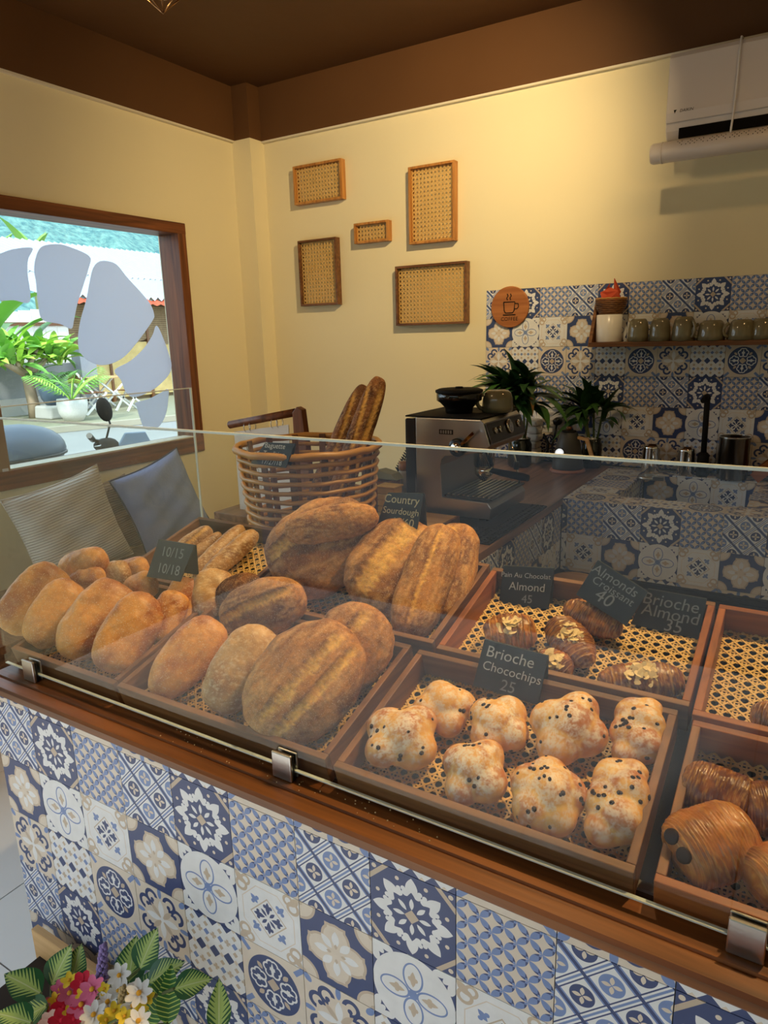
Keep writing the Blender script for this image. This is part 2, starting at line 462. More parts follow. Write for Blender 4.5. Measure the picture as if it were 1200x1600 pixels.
def t_petals(x, y, put):
    ax, ay = eabs(x), eabs(y)
    corner = elen(ax, ay) > 0.50
    put(corner, NAVY)
    put(emax(ell(ax, ay, 0.44, 0.44, 0.115, 0.05, R(45)) < 1.0, emin(ell(ax, ay, 0.46, 0.335, 0.10, 0.05, R(75)), ell(ax, ay, 0.335, 0.46, 0.10, 0.05, R(15))) < 1.0), PALE)
    px, py = emax(ax, ay), emin(ax, ay)
    o = ell(px, py, 0.225, 0.0, 0.185, 0.125)
    put(o < 1.0, MID); put(ell(px, py, 0.228, 0.0, 0.163, 0.103) < 1.0, PALE)
    put(emax(leafm(px, py, 0.20, 0.10, 0.035), elen(px - 0.20, py - 0.032) < 0.028), TAUPE)
    put(elen(x, y) < 0.060, MID)
def t_ornate(x, y, put):
    ax, ay = eabs(x), eabs(y); d = ax + ay
    px, py = emax(ax, ay), emin(ax, ay)
    put(eabs(emax(px, d * 0.7071) - 0.40) < 0.006, SAND)
    put(eabs(elen(ax - 0.40, ay - 0.33) - 0.075) < 0.020, TAUPE); put(eabs(elen(ax - 0.33, ay - 0.42) - 0.06) < 0.018, TAUPE)
    put(leafm((ax + ay) * 0.7071, (ax - ay) * 0.7071, 0.60, 0.10, 0.05), TAUPE)
    put(eabs(d - 0.275) < 0.011, TAUPE)
    put(emin(leafm(px, py, 0.14, 0.09, 0.034), d < 0.26), NAVY)
    put(emin(elen(px - 0.16, py - 0.045) < 0.026, d < 0.25), NAVY)
    qx, qy = d * 0.7071, eabs(ax - ay) * 0.7071
    put(leafm(qx, qy, 0.09, 0.06, 0.022), NAVY)
    put(emax(leafm(qx, qy, 0.29, 0.075, 0.034), elen(qx - 0.275, qy - 0.05) < 0.028), MID)
def t_swirl(x, y, put):
    ax, ay = eabs(x), eabs(y); px, py = emax(ax, ay), emin(ax, ay)
    r = elen(px - 0.315, py - 0.175)
    c = emin(eabs(r - 0.098) < 0.028, enot(emin(px < 0.33, py < 0.15)))
    put(c, NAVY)
    put(elen(px - 0.27, py - 0.16) < 0.035, NAVY)
    put(ell(px, py, 0.44, 0.0, 0.09, 0.038) < 1.0, MID)
    put(ell(ax, ay, 0.44, 0.44, 0.07, 0.045, R(45)) < 1.0, MID)
    put(leafm(px, py, 0.17, 0.15, 0.055), PALE)
    put(leafm((px + py) * 0.7071, (px - py) * 0.7071, 0.16, 0.13, 0.04), TAUPE)
    put(elen(x, y) < 0.04, PALE)
def t_checks(x, y, put):
    u = erep(x, 0.25); v = erep(y, 0.5)
    big = eabs(u) + eabs(v)
    put(big < 0.098, NAVY)
    u2 = erep(x - 0.125, 0.25); v2 = erep(y, 0.5)
    put((eabs(u2) + eabs(v2)) < 0.042, SAND)
    v3 = erep(y - 0.25, 0.5)
    put(emin(emax(eabs(u), eabs(v3)) < 0.052, emin(eabs(u), eabs(v3)) < 0.020), TAUPE)
    put((eabs(u2) + eabs(v3)) < 0.055, MID)
    v4 = erep(y - 0.125, 0.25)
    put((eabs(u2) + eabs(v4)) < 0.045, TAUPE)
def t_medal(x, y, put):
    ax, ay = eabs(x), eabs(y); px, py = emax(ax, ay), emin(ax, ay); d = ax + ay
    put(emin(eabs(ax - ay) < 0.05, d > 0.72), MID)
    r = elen(x, y)
    put(r < 0.415, NAVY)
    def tre(s): return emin(emin(elen(px - 0.175, py - 0.055), elen(px - 0.245, py - 0.085)), elen(px - 0.305, py - 0.030)) < s
    put(tre(0.070), PALE); put(tre(0.044), NAVY)
    put(leafm(px, py, 0.22, 0.11, 0.024), PALE)
    put(leafm(d * 0.7071, (ax - ay) * 0.7071, 0.29, 0.06, 0.035), TAUPE)
    put(d < 0.10, TAUPE)
TD = [[tile_mat('lattice_tile_print', PALE, t_lattice), tile_mat('snowflake_tile_print', NAVY, t_snow), tile_mat('circle_tile_print', SAND, t_circles)],
      [tile_mat('cloud_tile_print', NAVY, t_cloud), tile_mat('petal_tile_print', PALE, t_petals), tile_mat('ornate_tile_print', PALE, t_ornate)],
      [tile_mat('scroll_tile_print', SAND, t_swirl), tile_mat('checker_tile_print', PALE, t_checks), tile_mat('medallion_tile_print', SAND, t_medal)]]
_tm = {}
TS = 0.15
def tile_mesh(a0, a1, b0, b1, di):
    key = (round(a0, 4), round(a1, 4), round(b0, 4), round(b1, 4), di)
    if key not in _tm:
        g = 0.0007; mb = MB().box(a0 + g, a1 - g, 0.0, 0.006, b0 + g, b1 - g)
        me = mb.mesh('tile'); me.materials.append(TD[di[0]][di[1]]); _tm[key] = me
    return _tm[key]
def lay_tiles(parent, org, sd, ud, rect, coff=0, roff=0, ploc=(0, 0, 0)):
    """org: corner of column 0 / row 0 on the tile face; sd: along columns; ud: up (rows run against it); rect (s0,s1,t0,t1) is covered, t counted downwards."""
    org = Vector(org); sd = Vector(sd); ud = Vector(ud); nin = ud.cross(sd)      # local y, into the wall
    s0, s1, t0, t1 = rect
    rot = Matrix((sd, nin, ud)).transposed()
    for c in range(math.floor(s0 / TS + 1e-6), math.ceil(s1 / TS - 1e-6)):
        for r in range(math.floor(t0 / TS + 1e-6), math.ceil(t1 / TS - 1e-6)):
            a0, a1 = max(s0, c * TS), min(s1, c * TS + TS); b0, b1 = max(t0, r * TS), min(t1, r * TS + TS)
            if a1 - a0 < 0.004 or b1 - b0 < 0.004: continue
            cs, ct = c * TS + TS / 2, r * TS + TS / 2
            me = tile_mesh(a0 - cs, a1 - cs, ct - b1, ct - b0, ((r + roff) % 3, (c + coff) % 3))
            o = bpy.data.objects.new('tile', me); COL.objects.link(o); o.parent = parent
            p = org + sd * cs - ud * ct - Vector(ploc)
            o.matrix_local = Matrix.Translation(p) @ rot.to_4x4()

# ---------------------------------------------------------------- the room
XL, YB, ZC = -1.648, 2.90, 3.02
fl = struct('floor', MB().box(XL - 0.2, 3.3, -2.6, YB + 0.1, -0.06, -0.008), 'grout')
_ft = MB().box(-0.298, 0.298, -0.298, 0.298, -0.008, 0.0).mesh('floor_tile'); _ft.materials.append(M['floor'])
for i in range(-2, 6):
    for j in range(-4, 5):
        o = bpy.data.objects.new('floor_tile', _ft); COL.objects.link(o); o.parent = fl
        o.location = (-0.276 + 0.6 * i + 0.3, -0.06 + 0.6 * j + 0.3, 0)
struct('ceiling', MB().box(XL - 0.2, 3.3, -2.6, YB + 0.1, ZC, ZC + 0.08), 'brownpaint')
wb = struct('wall_back', MB().box(XL - 0.2, 3.3, YB, YB + 0.12, 0, ZC), 'cream')
WY0, WY1, WZ0, WZ1 = -0.45, 2.26, 0.965, 2.145
struct('wall_left', MB().box(XL - 0.16, XL, -2.6, WY0, 0, ZC).box(XL - 0.16, XL, WY1, YB, 0, ZC).box(XL - 0.16, XL, WY0, WY1, 0, WZ0).box(XL - 0.16, XL, WY0, WY1, WZ1, ZC), 'cream')
struct('wall_right', MB().box(3.2, 3.3, -2.6, YB, 0, ZC), 'cream')
struct('wall_front', MB().box(1.75, 3.3, -2.6, -2.5, 0, ZC).box(XL, -1.55, -2.6, -2.5, 0, ZC).box(-1.55, 1.75, -2.6, -2.5, 2.6, ZC), 'cream')
struct('trim_1', MB().box(-1.504, 3.2, YB - 0.022, YB, 2.722, ZC), 'brownpaint')
struct('trim_2', MB().box(XL, XL + 0.022, -2.5, 2.773, 2.722, ZC), 'brownpaint')
struct('trim_3', MB().box(XL, -1.504, 2.773, YB, 0, 2.722).box(XL, -1.504, 2.773, YB, 2.722, ZC, 1), ['cream', 'brownpaint'])
struct('trim_4', MB().box(-1.504, 3.2, YB - 0.022, YB, 2.712, 2.722), 'whitetrim')
struct('trim_5', MB().box(XL, XL + 0.022, -2.5, 2.773, 2.712, 2.722), 'whitetrim')

# window with frosted petals on its pane
win = struct('window_1', MB().box(XL - 0.10, XL - 0.094, WY0 + 0.01, WY1 - 0.005, WZ0 + 0.0, WZ1 - 0.0), 'winglass')
FW = 0.055
def frame_part(name, b, m): return obj(name, MB().box(*b).mesh(name), m, win, 0.004)
frame_part('top_rail', (XL - 0.15, XL + 0.014, WY0 - FW, WY1 + FW, WZ1 - 0.006, WZ1 + FW), 'woodframe_h')
frame_part('bottom_rail', (XL - 0.15, XL + 0.014, WY0 - FW, WY1 + FW, WZ0 - 0.085, WZ0 + 0.006), 'woodframe_h')
frame_part('jamb', (XL - 0.15, XL + 0.013, WY1 - 0.006, WY1 + FW - 0.001, WZ0 - 0.08, WZ1 + FW - 0.002), 'woodframe')
frame_part('jamb', (XL - 0.15, XL + 0.013, WY0 - FW + 0.001, WY0 + 0.006, WZ0 - 0.08, WZ1 + FW - 0.002), 'woodframe')
obj('sill_bead', MB().box(XL - 0.094, XL + 0.004, WY0, WY1, WZ0 + 0.006, WZ0 + 0.012).mesh('sill_bead'), 'whitetrim', win)
def smooth_poly(pts, n=5):
    q = []; k = len(pts)
    for i in range(k):
        a, b, c, d = (Vector(pts[(i + t) % k]) for t in (-1, 0, 1, 2))
        for s in range(n):
            t = s / n
            q.append(0.5 * ((2 * b) + (c - a) * t + (2 * a - 5 * b + 4 * c - d) * t * t + (3 * b - a - 3 * c + d) * t ** 3))
    return q
for pts in ([(-70, 300), (0, 275), (60, 255), (143, 250), (125, 300), (122, 360), (133, 488), (60, 483), (0, 485), (-80, 470), (-110, 390)],
            [(160, 400), (152, 350), (160, 290), (185, 245), (240, 233), (300, 242), (398, 287), (395, 340), (370, 420), (345, 500), (330, 570), (318, 610), (270, 590), (190, 570), (170, 500)],
            [(415, 340), (440, 312), (475, 308), (520, 325), (570, 385), (630, 450), (670, 500), (687, 545), (680, 575), (620, 660), (560, 730), (500, 765), (440, 772), (390, 750), (355, 710), (348, 650), (360, 570), (385, 480), (400, 400)],
            [(700, 597), (735, 670), (758, 740), (765, 780), (750, 820), (700, 870), (640, 905), (590, 915), (560, 890), (540, 840), (512, 795), (580, 755), (640, 700), (680, 640)],
            [(750, 880), (750, 930), (740, 990), (715, 1040), (680, 1062), (645, 1055), (625, 1010), (610, 960), (605, 940), (660, 925), (710, 900)]):
    P3 = smooth_poly([K(u / 2.857, 300 + v / 2.857, 'x', XL - 0.093) for u, v in pts])
    obj('frosted_petal', MB().prism(P3, (0.0015, 0, 0)).mesh('frosted_petal'), 'frosted', win)

# tiled backsplash on the back wall: grid corner from the photograph
BX0, BZ0 = -0.0054, 1.7662
obj('tile_backing', MB().box(BX0, 2.4, YB - 0.0035, YB, 0.855, BZ0).mesh('tile_backing'), 'dark_grout', wb)
lay_tiles(wb, (BX0, YB - 0.007, BZ0), (1, 0, 0), (0, 0, 1), (0, 1.8, 0, 0.905))

# ---------------------------------------------------------------- the display counter
dc = Thing('display_counter', 'long bakery counter faced with blue and white patterned tiles under a dark wood ledge', 'counter', (0, 0, 0))
CXR = 2.4
dc.part('body', MB().box(0.004, CXR, 0.006, 0.75, 0.0, 0.765).box(0.004, CXR, 0.10, 0.75, 0.765, 0.79), 'grout')
lay_tiles(dc.o, (0, 0.0, 0.75), (1, 0, 0), (0, 0, 1), (0, 2.4, -0.0285, 0.75), 0, 0)
lay_tiles(dc.o, (0.004, 0.75, 0.75), (0, -1, 0), (0, 0, 1), (0, 0.74, -0.0285, 0.75), 1, 0)
def profile_x(pts, x0, x1): return MB().prism([(x0, y, z) for y, z in pts], (x1 - x0, 0, 0))
dc.part('ledge', profile_x([(-0.016, 0.7785), (-0.018, 0.782), (-0.018, 0.795), (-0.013, 0.800), (0.012, 0.801), (0.014, 0.7965), (0.019, 0.7965), (0.021, 0.801), (0.062, 0.801), (0.062, 0.7785)], -0.006, CXR), 'teak', label='dark wood ledge with a rounded lip')
dc.part('deck', MB().prism([(0.006, 0.073, 0.765), (0.006, 0.10, FLOORZ(0.10) - 0.021), (0.006, 0.74, FLOORZ(0.74) - 0.021), (0.006, 0.74, 0.765)], (CXR - 0.006, 0, 0)), 'void')

# glass guard of the counter
gg = Thing('display_glass', 'clear glass guard standing along the front and left end of the bread counter', 'glass guard', (0, 0.045, 0.82))
gg.part('front_pane', MB().box(0.006, CXR, 0.044, 0.050, 0.820, 1.397), 'glass')
gg.part('side_pane', MB().box(-0.003, 0.003, 0.052, 0.705, 0.852, 1.408), 'glass')
gg.part('front_top_edge', MB().box(0.006, CXR, 0.0438, 0.0502, 1.397, 1.4005), 'glassedge')
gg.part('front_bottom_edge', MB().box(0.006, CXR, 0.0438, 0.0502, 0.8175, 0.820), 'glassedge')
gg.part('side_top_edge', MB().box(-0.003, 0.003, 0.052, 0.705, 1.408, 1.4105), 'glassedge')
gg.part('side_rear_edge', MB().box(-0.0035, 0.0035, 0.7035, 0.707, 0.99, 1.4105), 'glassedge')
def clip(u, v):
    p = K(u, v, 'y', 0.036); x = p.x
    c = gg.part('clip', MB().box(x - 0.021, x + 0.021, 0.033, 0.0395, 0.802, 0.852), 'steel', bevel=0.002, label='brushed steel clip')
    gg.part('clip_pad', MB().box(x - 0.018, x + 0.021, 0.0395, 0.0435, 0.803, 0.849), 'black', c)
    gg.part('clip_rear_plate', MB().box(x - 0.021, x + 0.021, 0.0505, 0.0545, 0.802, 0.849), 'steel', c, 0.002)
clip(46, 1052); clip(441, 1198); clip(1165, 1480)

# ---------------------------------------------------------------- trays: wooden frame and woven cane floor
def clip_strip(p, d, x0, x1, y0, y1):
    t0, t1 = -1e9, 1e9
    for q, e, lo, hi in ((p[0], d[0], x0, x1), (p[1], d[1], y0, y1)):
        if abs(e) < 1e-9:
            if not lo < q < hi: return None
        else:
            a, b = (lo - q) / e, (hi - q) / e
            t0 = max(t0, min(a, b)); t1 = min(t1, max(a, b))
    return (t0, t1) if t1 - t0 > 0.004 else None
def cane(f, w, h, pitch=0.0222, sw=0.0036, th=0.0007):
    """f maps (x, y, z) of the panel to space; strips in four directions leave eight-sided holes."""
    mb = MB()
    def strip(p, d, z, s):
        r = clip_strip(p, d, 0, w, 0, h)
        if r is None: return
        a = (p[0] + d[0] * r[0], p[1] + d[1] * r[0]); b = (p[0] + d[0] * r[1], p[1] + d[1] * r[1]); n = (-d[1] * s / 2, d[0] * s / 2)
        mb.hexa([f(q[0] + k * n[0], q[1] + k * n[1], z + e) for q in (a, b) for k in (-1, 1) for e in (0, th)])
    nx, ny = int(w / pitch) + 1, int(h / pitch) + 1
    e = pitch * 0.16
    for i in range(nx + 1):
        for s in (-e, e): strip((i * pitch + s, 0), (0, 1), 0, sw * 0.8)
    for j in range(ny + 1):
        for s in (-e, e): strip((0, j * pitch + s), (1, 0), th * 1.05, sw * 0.8)
    r2 = math.sqrt(0.5)
    for k in range(-ny - 1, nx + 2):
        strip(((k + 0.5) * pitch, 0), (r2, r2), th * 2.1, sw)
    for k in range(0, nx + ny + 3):
        strip(((k + 0.5) * pitch, 0), (-r2, r2), th * 3.15, sw)
    return mb
TN = Vector((0, -SL, 1)).normalized(); TY = Vector((0, 1, SL)).normalized()
def tray(name, label, x0, x1, y0, y1, mx, my, depth=0.052, wt=0.013, grp='wooden bread trays'):
    o = Vector((x0, y0, RIM(y0))); L = (y1 - y0) * math.sqrt(1 + SL * SL); w = x1 - x0
    f = lambda a, b, c: o + Vector((a, 0, 0)) + TY * b + TN * (c - depth)
    t = Thing(name, label, 'tray', f(w / 2, L / 2, 0), grp)
    def wall(nm, a0, a1, b0, b1, m):
        t.part(nm, MB().hexa([f(a, b, c) for a in (a0, a1) for b in (b0, b1) for c in (-0.006, depth)]), m, bevel=0.0015)
    wall('front_rail', 0, w, 0, wt, mx); wall('back_rail', 0, w, L - wt, L, mx)
    wall('side_rail', 0, wt, wt, L - wt, my); wall('side_rail', w - wt, w, wt, L - wt, my)
    t.part('cane_webbing', cane(lambda a, b, c: f(wt + a, wt + b, c), w - 2 * wt, L - 2 * wt), 'cane', kind='stuff')
    t.part('base_board', MB().hexa([f(a, b, c) for a in (wt, w - wt) for b in (wt, L - wt) for c in (-0.011, -0.007)]), 'void', label='black board under the cane')
    return t
tray('bread_tray', 'front left wooden tray packed with golden bread rolls', 0.004, 0.374, 0.062, 0.375, 'tray_x', 'tray_y')
tray('bread_tray', 'front wooden tray holding round sourdough loaves behind the middle clip', 0.386, 0.924, 0.062, 0.368, 'tray_x', 'tray_y')
tray('bread_tray', 'front wooden tray of powdered brioche buns with chocolate chips', 0.945, 1.432, 0.057, 0.362, 'tray_x', 'tray_y')
tray('bread_tray', 'front right wooden tray holding glossy chocolate croissants', 1.457, 1.95, 0.057, 0.350, 'orange_x', 'tray_y')
tray('bread_tray', 'rear left greyish wooden tray of short pale baguettes', 0.004, 0.425, 0.385, 0.688, 'tray_dark', 'tray_y')
tray('bread_tray', 'rear wooden tray full of large country sourdough loaves', 0.437, 0.962, 0.385, 0.678, 'tray_x', 'tray_y')
tray('bread_tray', 'rear cane floored tray of almond croissants below chalkboard signs', 0.976, 1.446, 0.375, 0.668, 'tray_x', 'orange_y')
tray('bread_tray', 'rear right orange wood tray with a nearly empty cane floor', 1.453, 1.95, 0.360, 0.664, 'orange_x', 'orange_y')
# ---------------------------------------------------------------- baked goods
def crust_mat(name, rough=0.5, bump=0.35, bscale=180, spec=0.35, fine=(0.80, 1.16), fscale=70):
    m, nt, b = emat(name, rough, spec)
    at = nt.nodes.new('ShaderNodeAttribute'); at.attribute_name = 'Col'
    tc = nt.nodes.new('ShaderNodeTexCoord')
    no = nt.nodes.new('ShaderNodeTexNoise'); no.inputs['Scale'].default_value = fscale; no.inputs['Detail'].default_value = 6; no.inputs['Roughness'].default_value = 0.65
    nt.links.new(tc.outputs['Object'], no.inputs['Vector'])
    mr = nt.nodes.new('ShaderNodeMapRange'); mr.inputs[1].default_value = 0.28; mr.inputs[2].default_value = 0.72
    mr.inputs[3].default_value = fine[0]; mr.inputs[4].default_value = fine[1]
    nt.links.new(no.outputs[0], mr.inputs[0])
    mx = nt.nodes.new('ShaderNodeMix'); mx.data_type = 'RGBA'; mx.blend_type = 'MULTIPLY'; mx.inputs[0].default_value = 1
    nt.links.new(at.outputs['Color'], mx.inputs[6]); nt.links.new(mr.outputs[0], mx.inputs[7]); nt.links.new(mx.outputs[2], b.inputs['Base Color'])
    n2 = nt.nodes.new('ShaderNodeTexNoise'); n2.inputs['Scale'].default_value = bscale; n2.inputs['Detail'].default_value = 4
    nt.links.new(tc.outputs['Object'], n2.inputs['Vector'])
    bp = nt.nodes.new('ShaderNodeBump'); bp.inputs['Strength'].default_value = bump; bp.inputs['Distance'].default_value = 0.003
    nt.links.new(n2.outputs[0], bp.inputs['Height']); nt.links.new(bp.outputs[0], b.inputs['Normal'])
    return m
def dusted(m, amount=0.5, scale=420, col=(232, 206, 168)):      # speckles of flour left on the crust
    nt = m.node_tree; b = nt.nodes['Principled BSDF']; src = b.inputs['Base Color'].links[0].from_socket
    tc = nt.nodes.new('ShaderNodeTexCoord'); no = nt.nodes.new('ShaderNodeTexNoise'); no.inputs['Scale'].default_value = scale; no.inputs['Detail'].default_value = 2
    nt.links.new(tc.outputs['Object'], no.inputs['Vector'])
    mr = nt.nodes.new('ShaderNodeMapRange'); mr.inputs[1].default_value = 0.60; mr.inputs[2].default_value = 0.68; mr.inputs[3].default_value = 0; mr.inputs[4].default_value = amount
    nt.links.new(no.outputs[0], mr.inputs[0])
    mx = nt.nodes.new('ShaderNodeMix'); mx.data_type = 'RGBA'; mx.inputs[7].default_value = sl(*col)
    nt.links.new(mr.outputs[0], mx.inputs[0]); nt.links.new(src, mx.inputs[6]); nt.links.new(mx.outputs[2], b.inputs['Base Color'])
    return m
M['crust_roll'] = dusted(crust_mat('golden_crust', 0.42, 0.32, 110, 0.4, (0.80, 1.16), 55), 0.75, 400)
M['crust_sour'] = dusted(crust_mat('sourdough_crust', 0.68, 0.55, 120, 0.25, (0.62, 1.28), 110), 0.6, 520)
M['crust_brioche'] = crust_mat('brioche_crust', 0.45, 0.12, 120, 0.4, (0.92, 1.07), 60)
M['crust_pastry'] = crust_mat('glossy_pastry_crust', 0.3, 0.45, 140, 0.5, (0.72, 1.2), 60)
M['choc'] = plain('dark_chocolate', (36, 20, 15), 0.5, 0.25)
M['almond'] = plain('almond_flake', (232, 206, 150), 0.6, vary=0.15, vscale=80)
L3 = lambda r, g, b: np.array(sl(r, g, b)[:3])
def mixc(a, b, t): t = np.clip(t, 0, 1)[:, None]; return a * (1 - t) + b * t
def sstep(a, b, x): t = np.clip((x - a) / (b - a), 0, 1); return t * t * (3 - 2 * t)
def col_mesh(name, V, F, C):
    me = bpy.data.meshes.new(name); me.from_pydata(V.tolist(), [], F)
    a = me.color_attributes.new('Col', 'FLOAT_COLOR', 'POINT')
    a.data.foreach_set('color', np.concatenate([C, np.ones((len(C), 1))], 1).astype(np.float32).ravel())
    me.polygons.foreach_set('use_smooth', [True] * len(me.polygons))
    bm = bmesh.new(); bm.from_mesh(me); bmesh.ops.recalc_face_normals(bm, faces=bm.faces); bm.to_mesh(me); bm.free()
    return me
def loaf_arrays(L, Wd, T, seed, style, p=2.5, nu=72, nv=64, taper=0.0, bow=0.0, flat=0.62, stripes=(), lump=0.06):
    t = np.linspace(0, math.pi, nu); ph = np.linspace(0, 2 * math.pi, nv, endpoint=False)
    X = -np.cos(t); rad = (1 - np.abs(X) ** p) ** (1 / p); rad[0] = rad[-1] = 0.0
    Xg, PH = np.meshgrid(X, ph, indexing='ij'); Rg = np.meshgrid(rad, ph, indexing='ij')[0]
    cy, sy = np.cos(PH), np.sin(PH)
    q = 2.0 / 2.3
    yn = np.sign(cy) * np.abs(cy) ** q * Rg; zn = np.sign(sy) * np.abs(sy) ** q * Rg
    yn = yn * (1 + taper * Xg)
    P = np.stack([Xg * L / 2, yn * Wd / 2, zn * T / 2 * np.where(zn < 0, flat, 1.0)], -1).reshape(-1, 3)
    U = np.stack([Xg.ravel(), yn.ravel(), zn.ravel()], -1)
    n1 = fbm(P, 3.2 / Wd, seed, 3) - 0.5; n2 = fbm(P, 14 / Wd, seed + 9, 3) - 0.5
    d = P / (np.linalg.norm(P, axis=1, keepdims=True) + 1e-9)
    P = P + d * (n1 * lump * 2 * Wd + n2 * lump * 0.35 * Wd)[:, None]
    if bow: P[:, 1] += bow * Wd * (1 - U[:, 0] ** 2)
    top = U[:, 2]
    nb = fbm(P * np.array([.6, 1, 1]), 2.6 / Wd, seed + 20, 4); nf = fbm(P, 26 / Wd, seed + 30, 3)
    if style == 'roll':
        c = mixc(L3(228, 160, 78), L3(164, 88, 32), sstep(0.36, 0.68, nb) * 0.85 + 0.15 * top)
        c = mixc(c, L3(236, 190, 120), sstep(0.56, 0.80, nf) * 0.35)
    elif style == 'pale':
        c = mixc(L3(206, 160, 100), L3(166, 112, 58), sstep(0.42, 0.75, nb))
        c = mixc(c, L3(236, 208, 164), sstep(0.52, 0.78, nf) * 0.7)
    elif style == 'baguette':
        c = mixc(L3(186, 138, 84), L3(140, 92, 48), sstep(0.42, 0.72, nb))
        c = mixc(c, L3(226, 196, 150), sstep(0.5, 0.75, nf) * 0.75)
    elif style == 'dark':
        c = mixc(L3(132, 82, 40), L3(78, 44, 22), sstep(0.40, 0.66, nb))
        c = mixc(c, L3(196, 148, 92), sstep(0.56, 0.76, nf) * 0.6)
    else:
        c = mixc(L3(182, 122, 58), L3(116, 68, 30), sstep(0.44, 0.74, nb))
        c = mixc(c, L3(190, 144, 92), sstep(0.56, 0.80, nf) * 0.5)
        st_ = fbm(P * np.array([.25, 1, 1]), 22 / Wd, seed + 41, 3)
        c = mixc(c, L3(214, 164, 100), sstep(.50, .70, st_) * .55); c = mixc(c, L3(92, 50, 22), sstep(.56, .74, 1 - st_) * .45)
        rings = 0.5 + 0.5 * np.sin(U[:, 1] * 34 + n1 * 10)            # faint rings left by the proofing basket
        c = mixc(c, L3(196, 158, 110), rings * 0.22 * sstep(0.2, 0.7, np.abs(U[:, 1])))
    for (o, w, b, slant) in stripes:                                   # opened scores: sunken pale crumb beside a lifted dark ear
        yc = o + b * (1 - U[:, 0] ** 2) + slant * U[:, 0]
        dd = (U[:, 1] - yc) / w + (nf - 0.5) * 0.7
        on = (U[:, 2] > 0.05) * sstep(0.92, 0.72, np.abs(U[:, 0]))
        fray = fbm(P, 40 / Wd, seed + 50, 3); d2 = np.abs(dd) + (fray - .5) * 1.1
        g = sstep(1.0, .55, d2) * on; ear = np.exp(-((dd - 1.15) / 0.30) ** 2) * on
        P[:, 2] += (-np.exp(-dd * dd * 2) * on * 0.045 + ear * 0.06) * T
        c = mixc(c, mixc(L3(236, 186, 96), L3(196, 132, 62), fray * 1.6 - .45), g * .92); c = mixc(c, L3(96, 54, 24), ear * 0.7)
    F = []
    for i in range(nu - 1):
        for j in range(nv):
            a, b2 = i * nv + j, i * nv + (j + 1) % nv
            F.append((a, b2, b2 + nv, a + nv))
    return P, F, c
def axes3(x, towards):           # columns: long axis, width, thickness (towards the viewer side)
    x = x.normalized(); z = (towards - x * towards.dot(x)).normalized(); y = z.cross(x)
    return Matrix((x, y, z)).transposed()
def nudge(Wp, tray):             # sideways, so that nothing below the rim cuts into the rails
    x0, x1, y0, y1 = tray; low = Wp[Wp[:, 2] < 0.85 + SL * (Wp[:, 1] - 0.07) + 0.004]
    if not len(low): return Vector((0, 0, 0))
    def push(lo, hi, a, b):
        p, q = max(0.0, a - lo), max(0.0, hi - b)
        return p - q if p * q == 0 else (p - q) / 2
    dx = push(low[:, 0].min(), low[:, 0].max(), x0 + .0145, x1 - .0145); dy = push(low[:, 1].min(), low[:, 1].max(), y0 + .0165 + .014, y1 - .0145)
    dx = max(-.008, min(.008, dx)); dy = max(-.008, min(.008, dy))
    return Vector((dx, dy, SL * dy))
T_1 = (.004, .374, .062, .375); T_2 = (.386, .924, .062, .368); T_3 = (.945, 1.432, .057, .362); T_4 = (1.457, 1.95, .057, .350)
T_5 = (.004, .425, .385, .688); T_6 = (.437, .962, .385, .678); T_7 = (.976, 1.446, .375, .668); T_8 = (1.453, 1.95, .360, .664)
def axis_loaf(name, label, cat, group, a, b, wpx, T, seed, style, mat, roll=0.0, flatten=0.0, tray=None, **kw):
    """a, b: ends of the loaf as (u, v, height over the tray floor) on the photograph."""
    dh = 0.0
    for _ in range(12):          # raise the loaf until it rests on the cane instead of in it
        A = KT(a[0], a[1], a[2] + dh); B = KT(b[0], b[1], b[2] + dh)
        c = (A + B) / 2; Lg = (B - A).length; Wd = PX(c, wpx)
        vw = (CAM - c).normalized() * (1 - flatten) + TN * flatten; vw = Matrix.Rotation(roll, 3, (B - A).normalized()) @ vw
        ax = axes3(B - A, vw)
        P, F, C = loaf_arrays(Lg, Wd, T, seed, style, **kw)
        Wp = P @ np.array(ax).T + np.array(c)
        gap = (Wp[:, 2] - (0.85 - 0.052 + SL * (Wp[:, 1] - 0.07))).min() - 0.004
        if gap > -0.001: break
        dh += max(-gap, 0.003)
    if tray: c = c + nudge(Wp, tray)
    me = col_mesh(name, P, F, C)
    o = obj(name, me, mat); o.matrix_world = Matrix.Translation(c) @ ax.to_4x4()
    return tag(o, label, cat, group)
G1 = 'golden bread rolls in the front left tray'
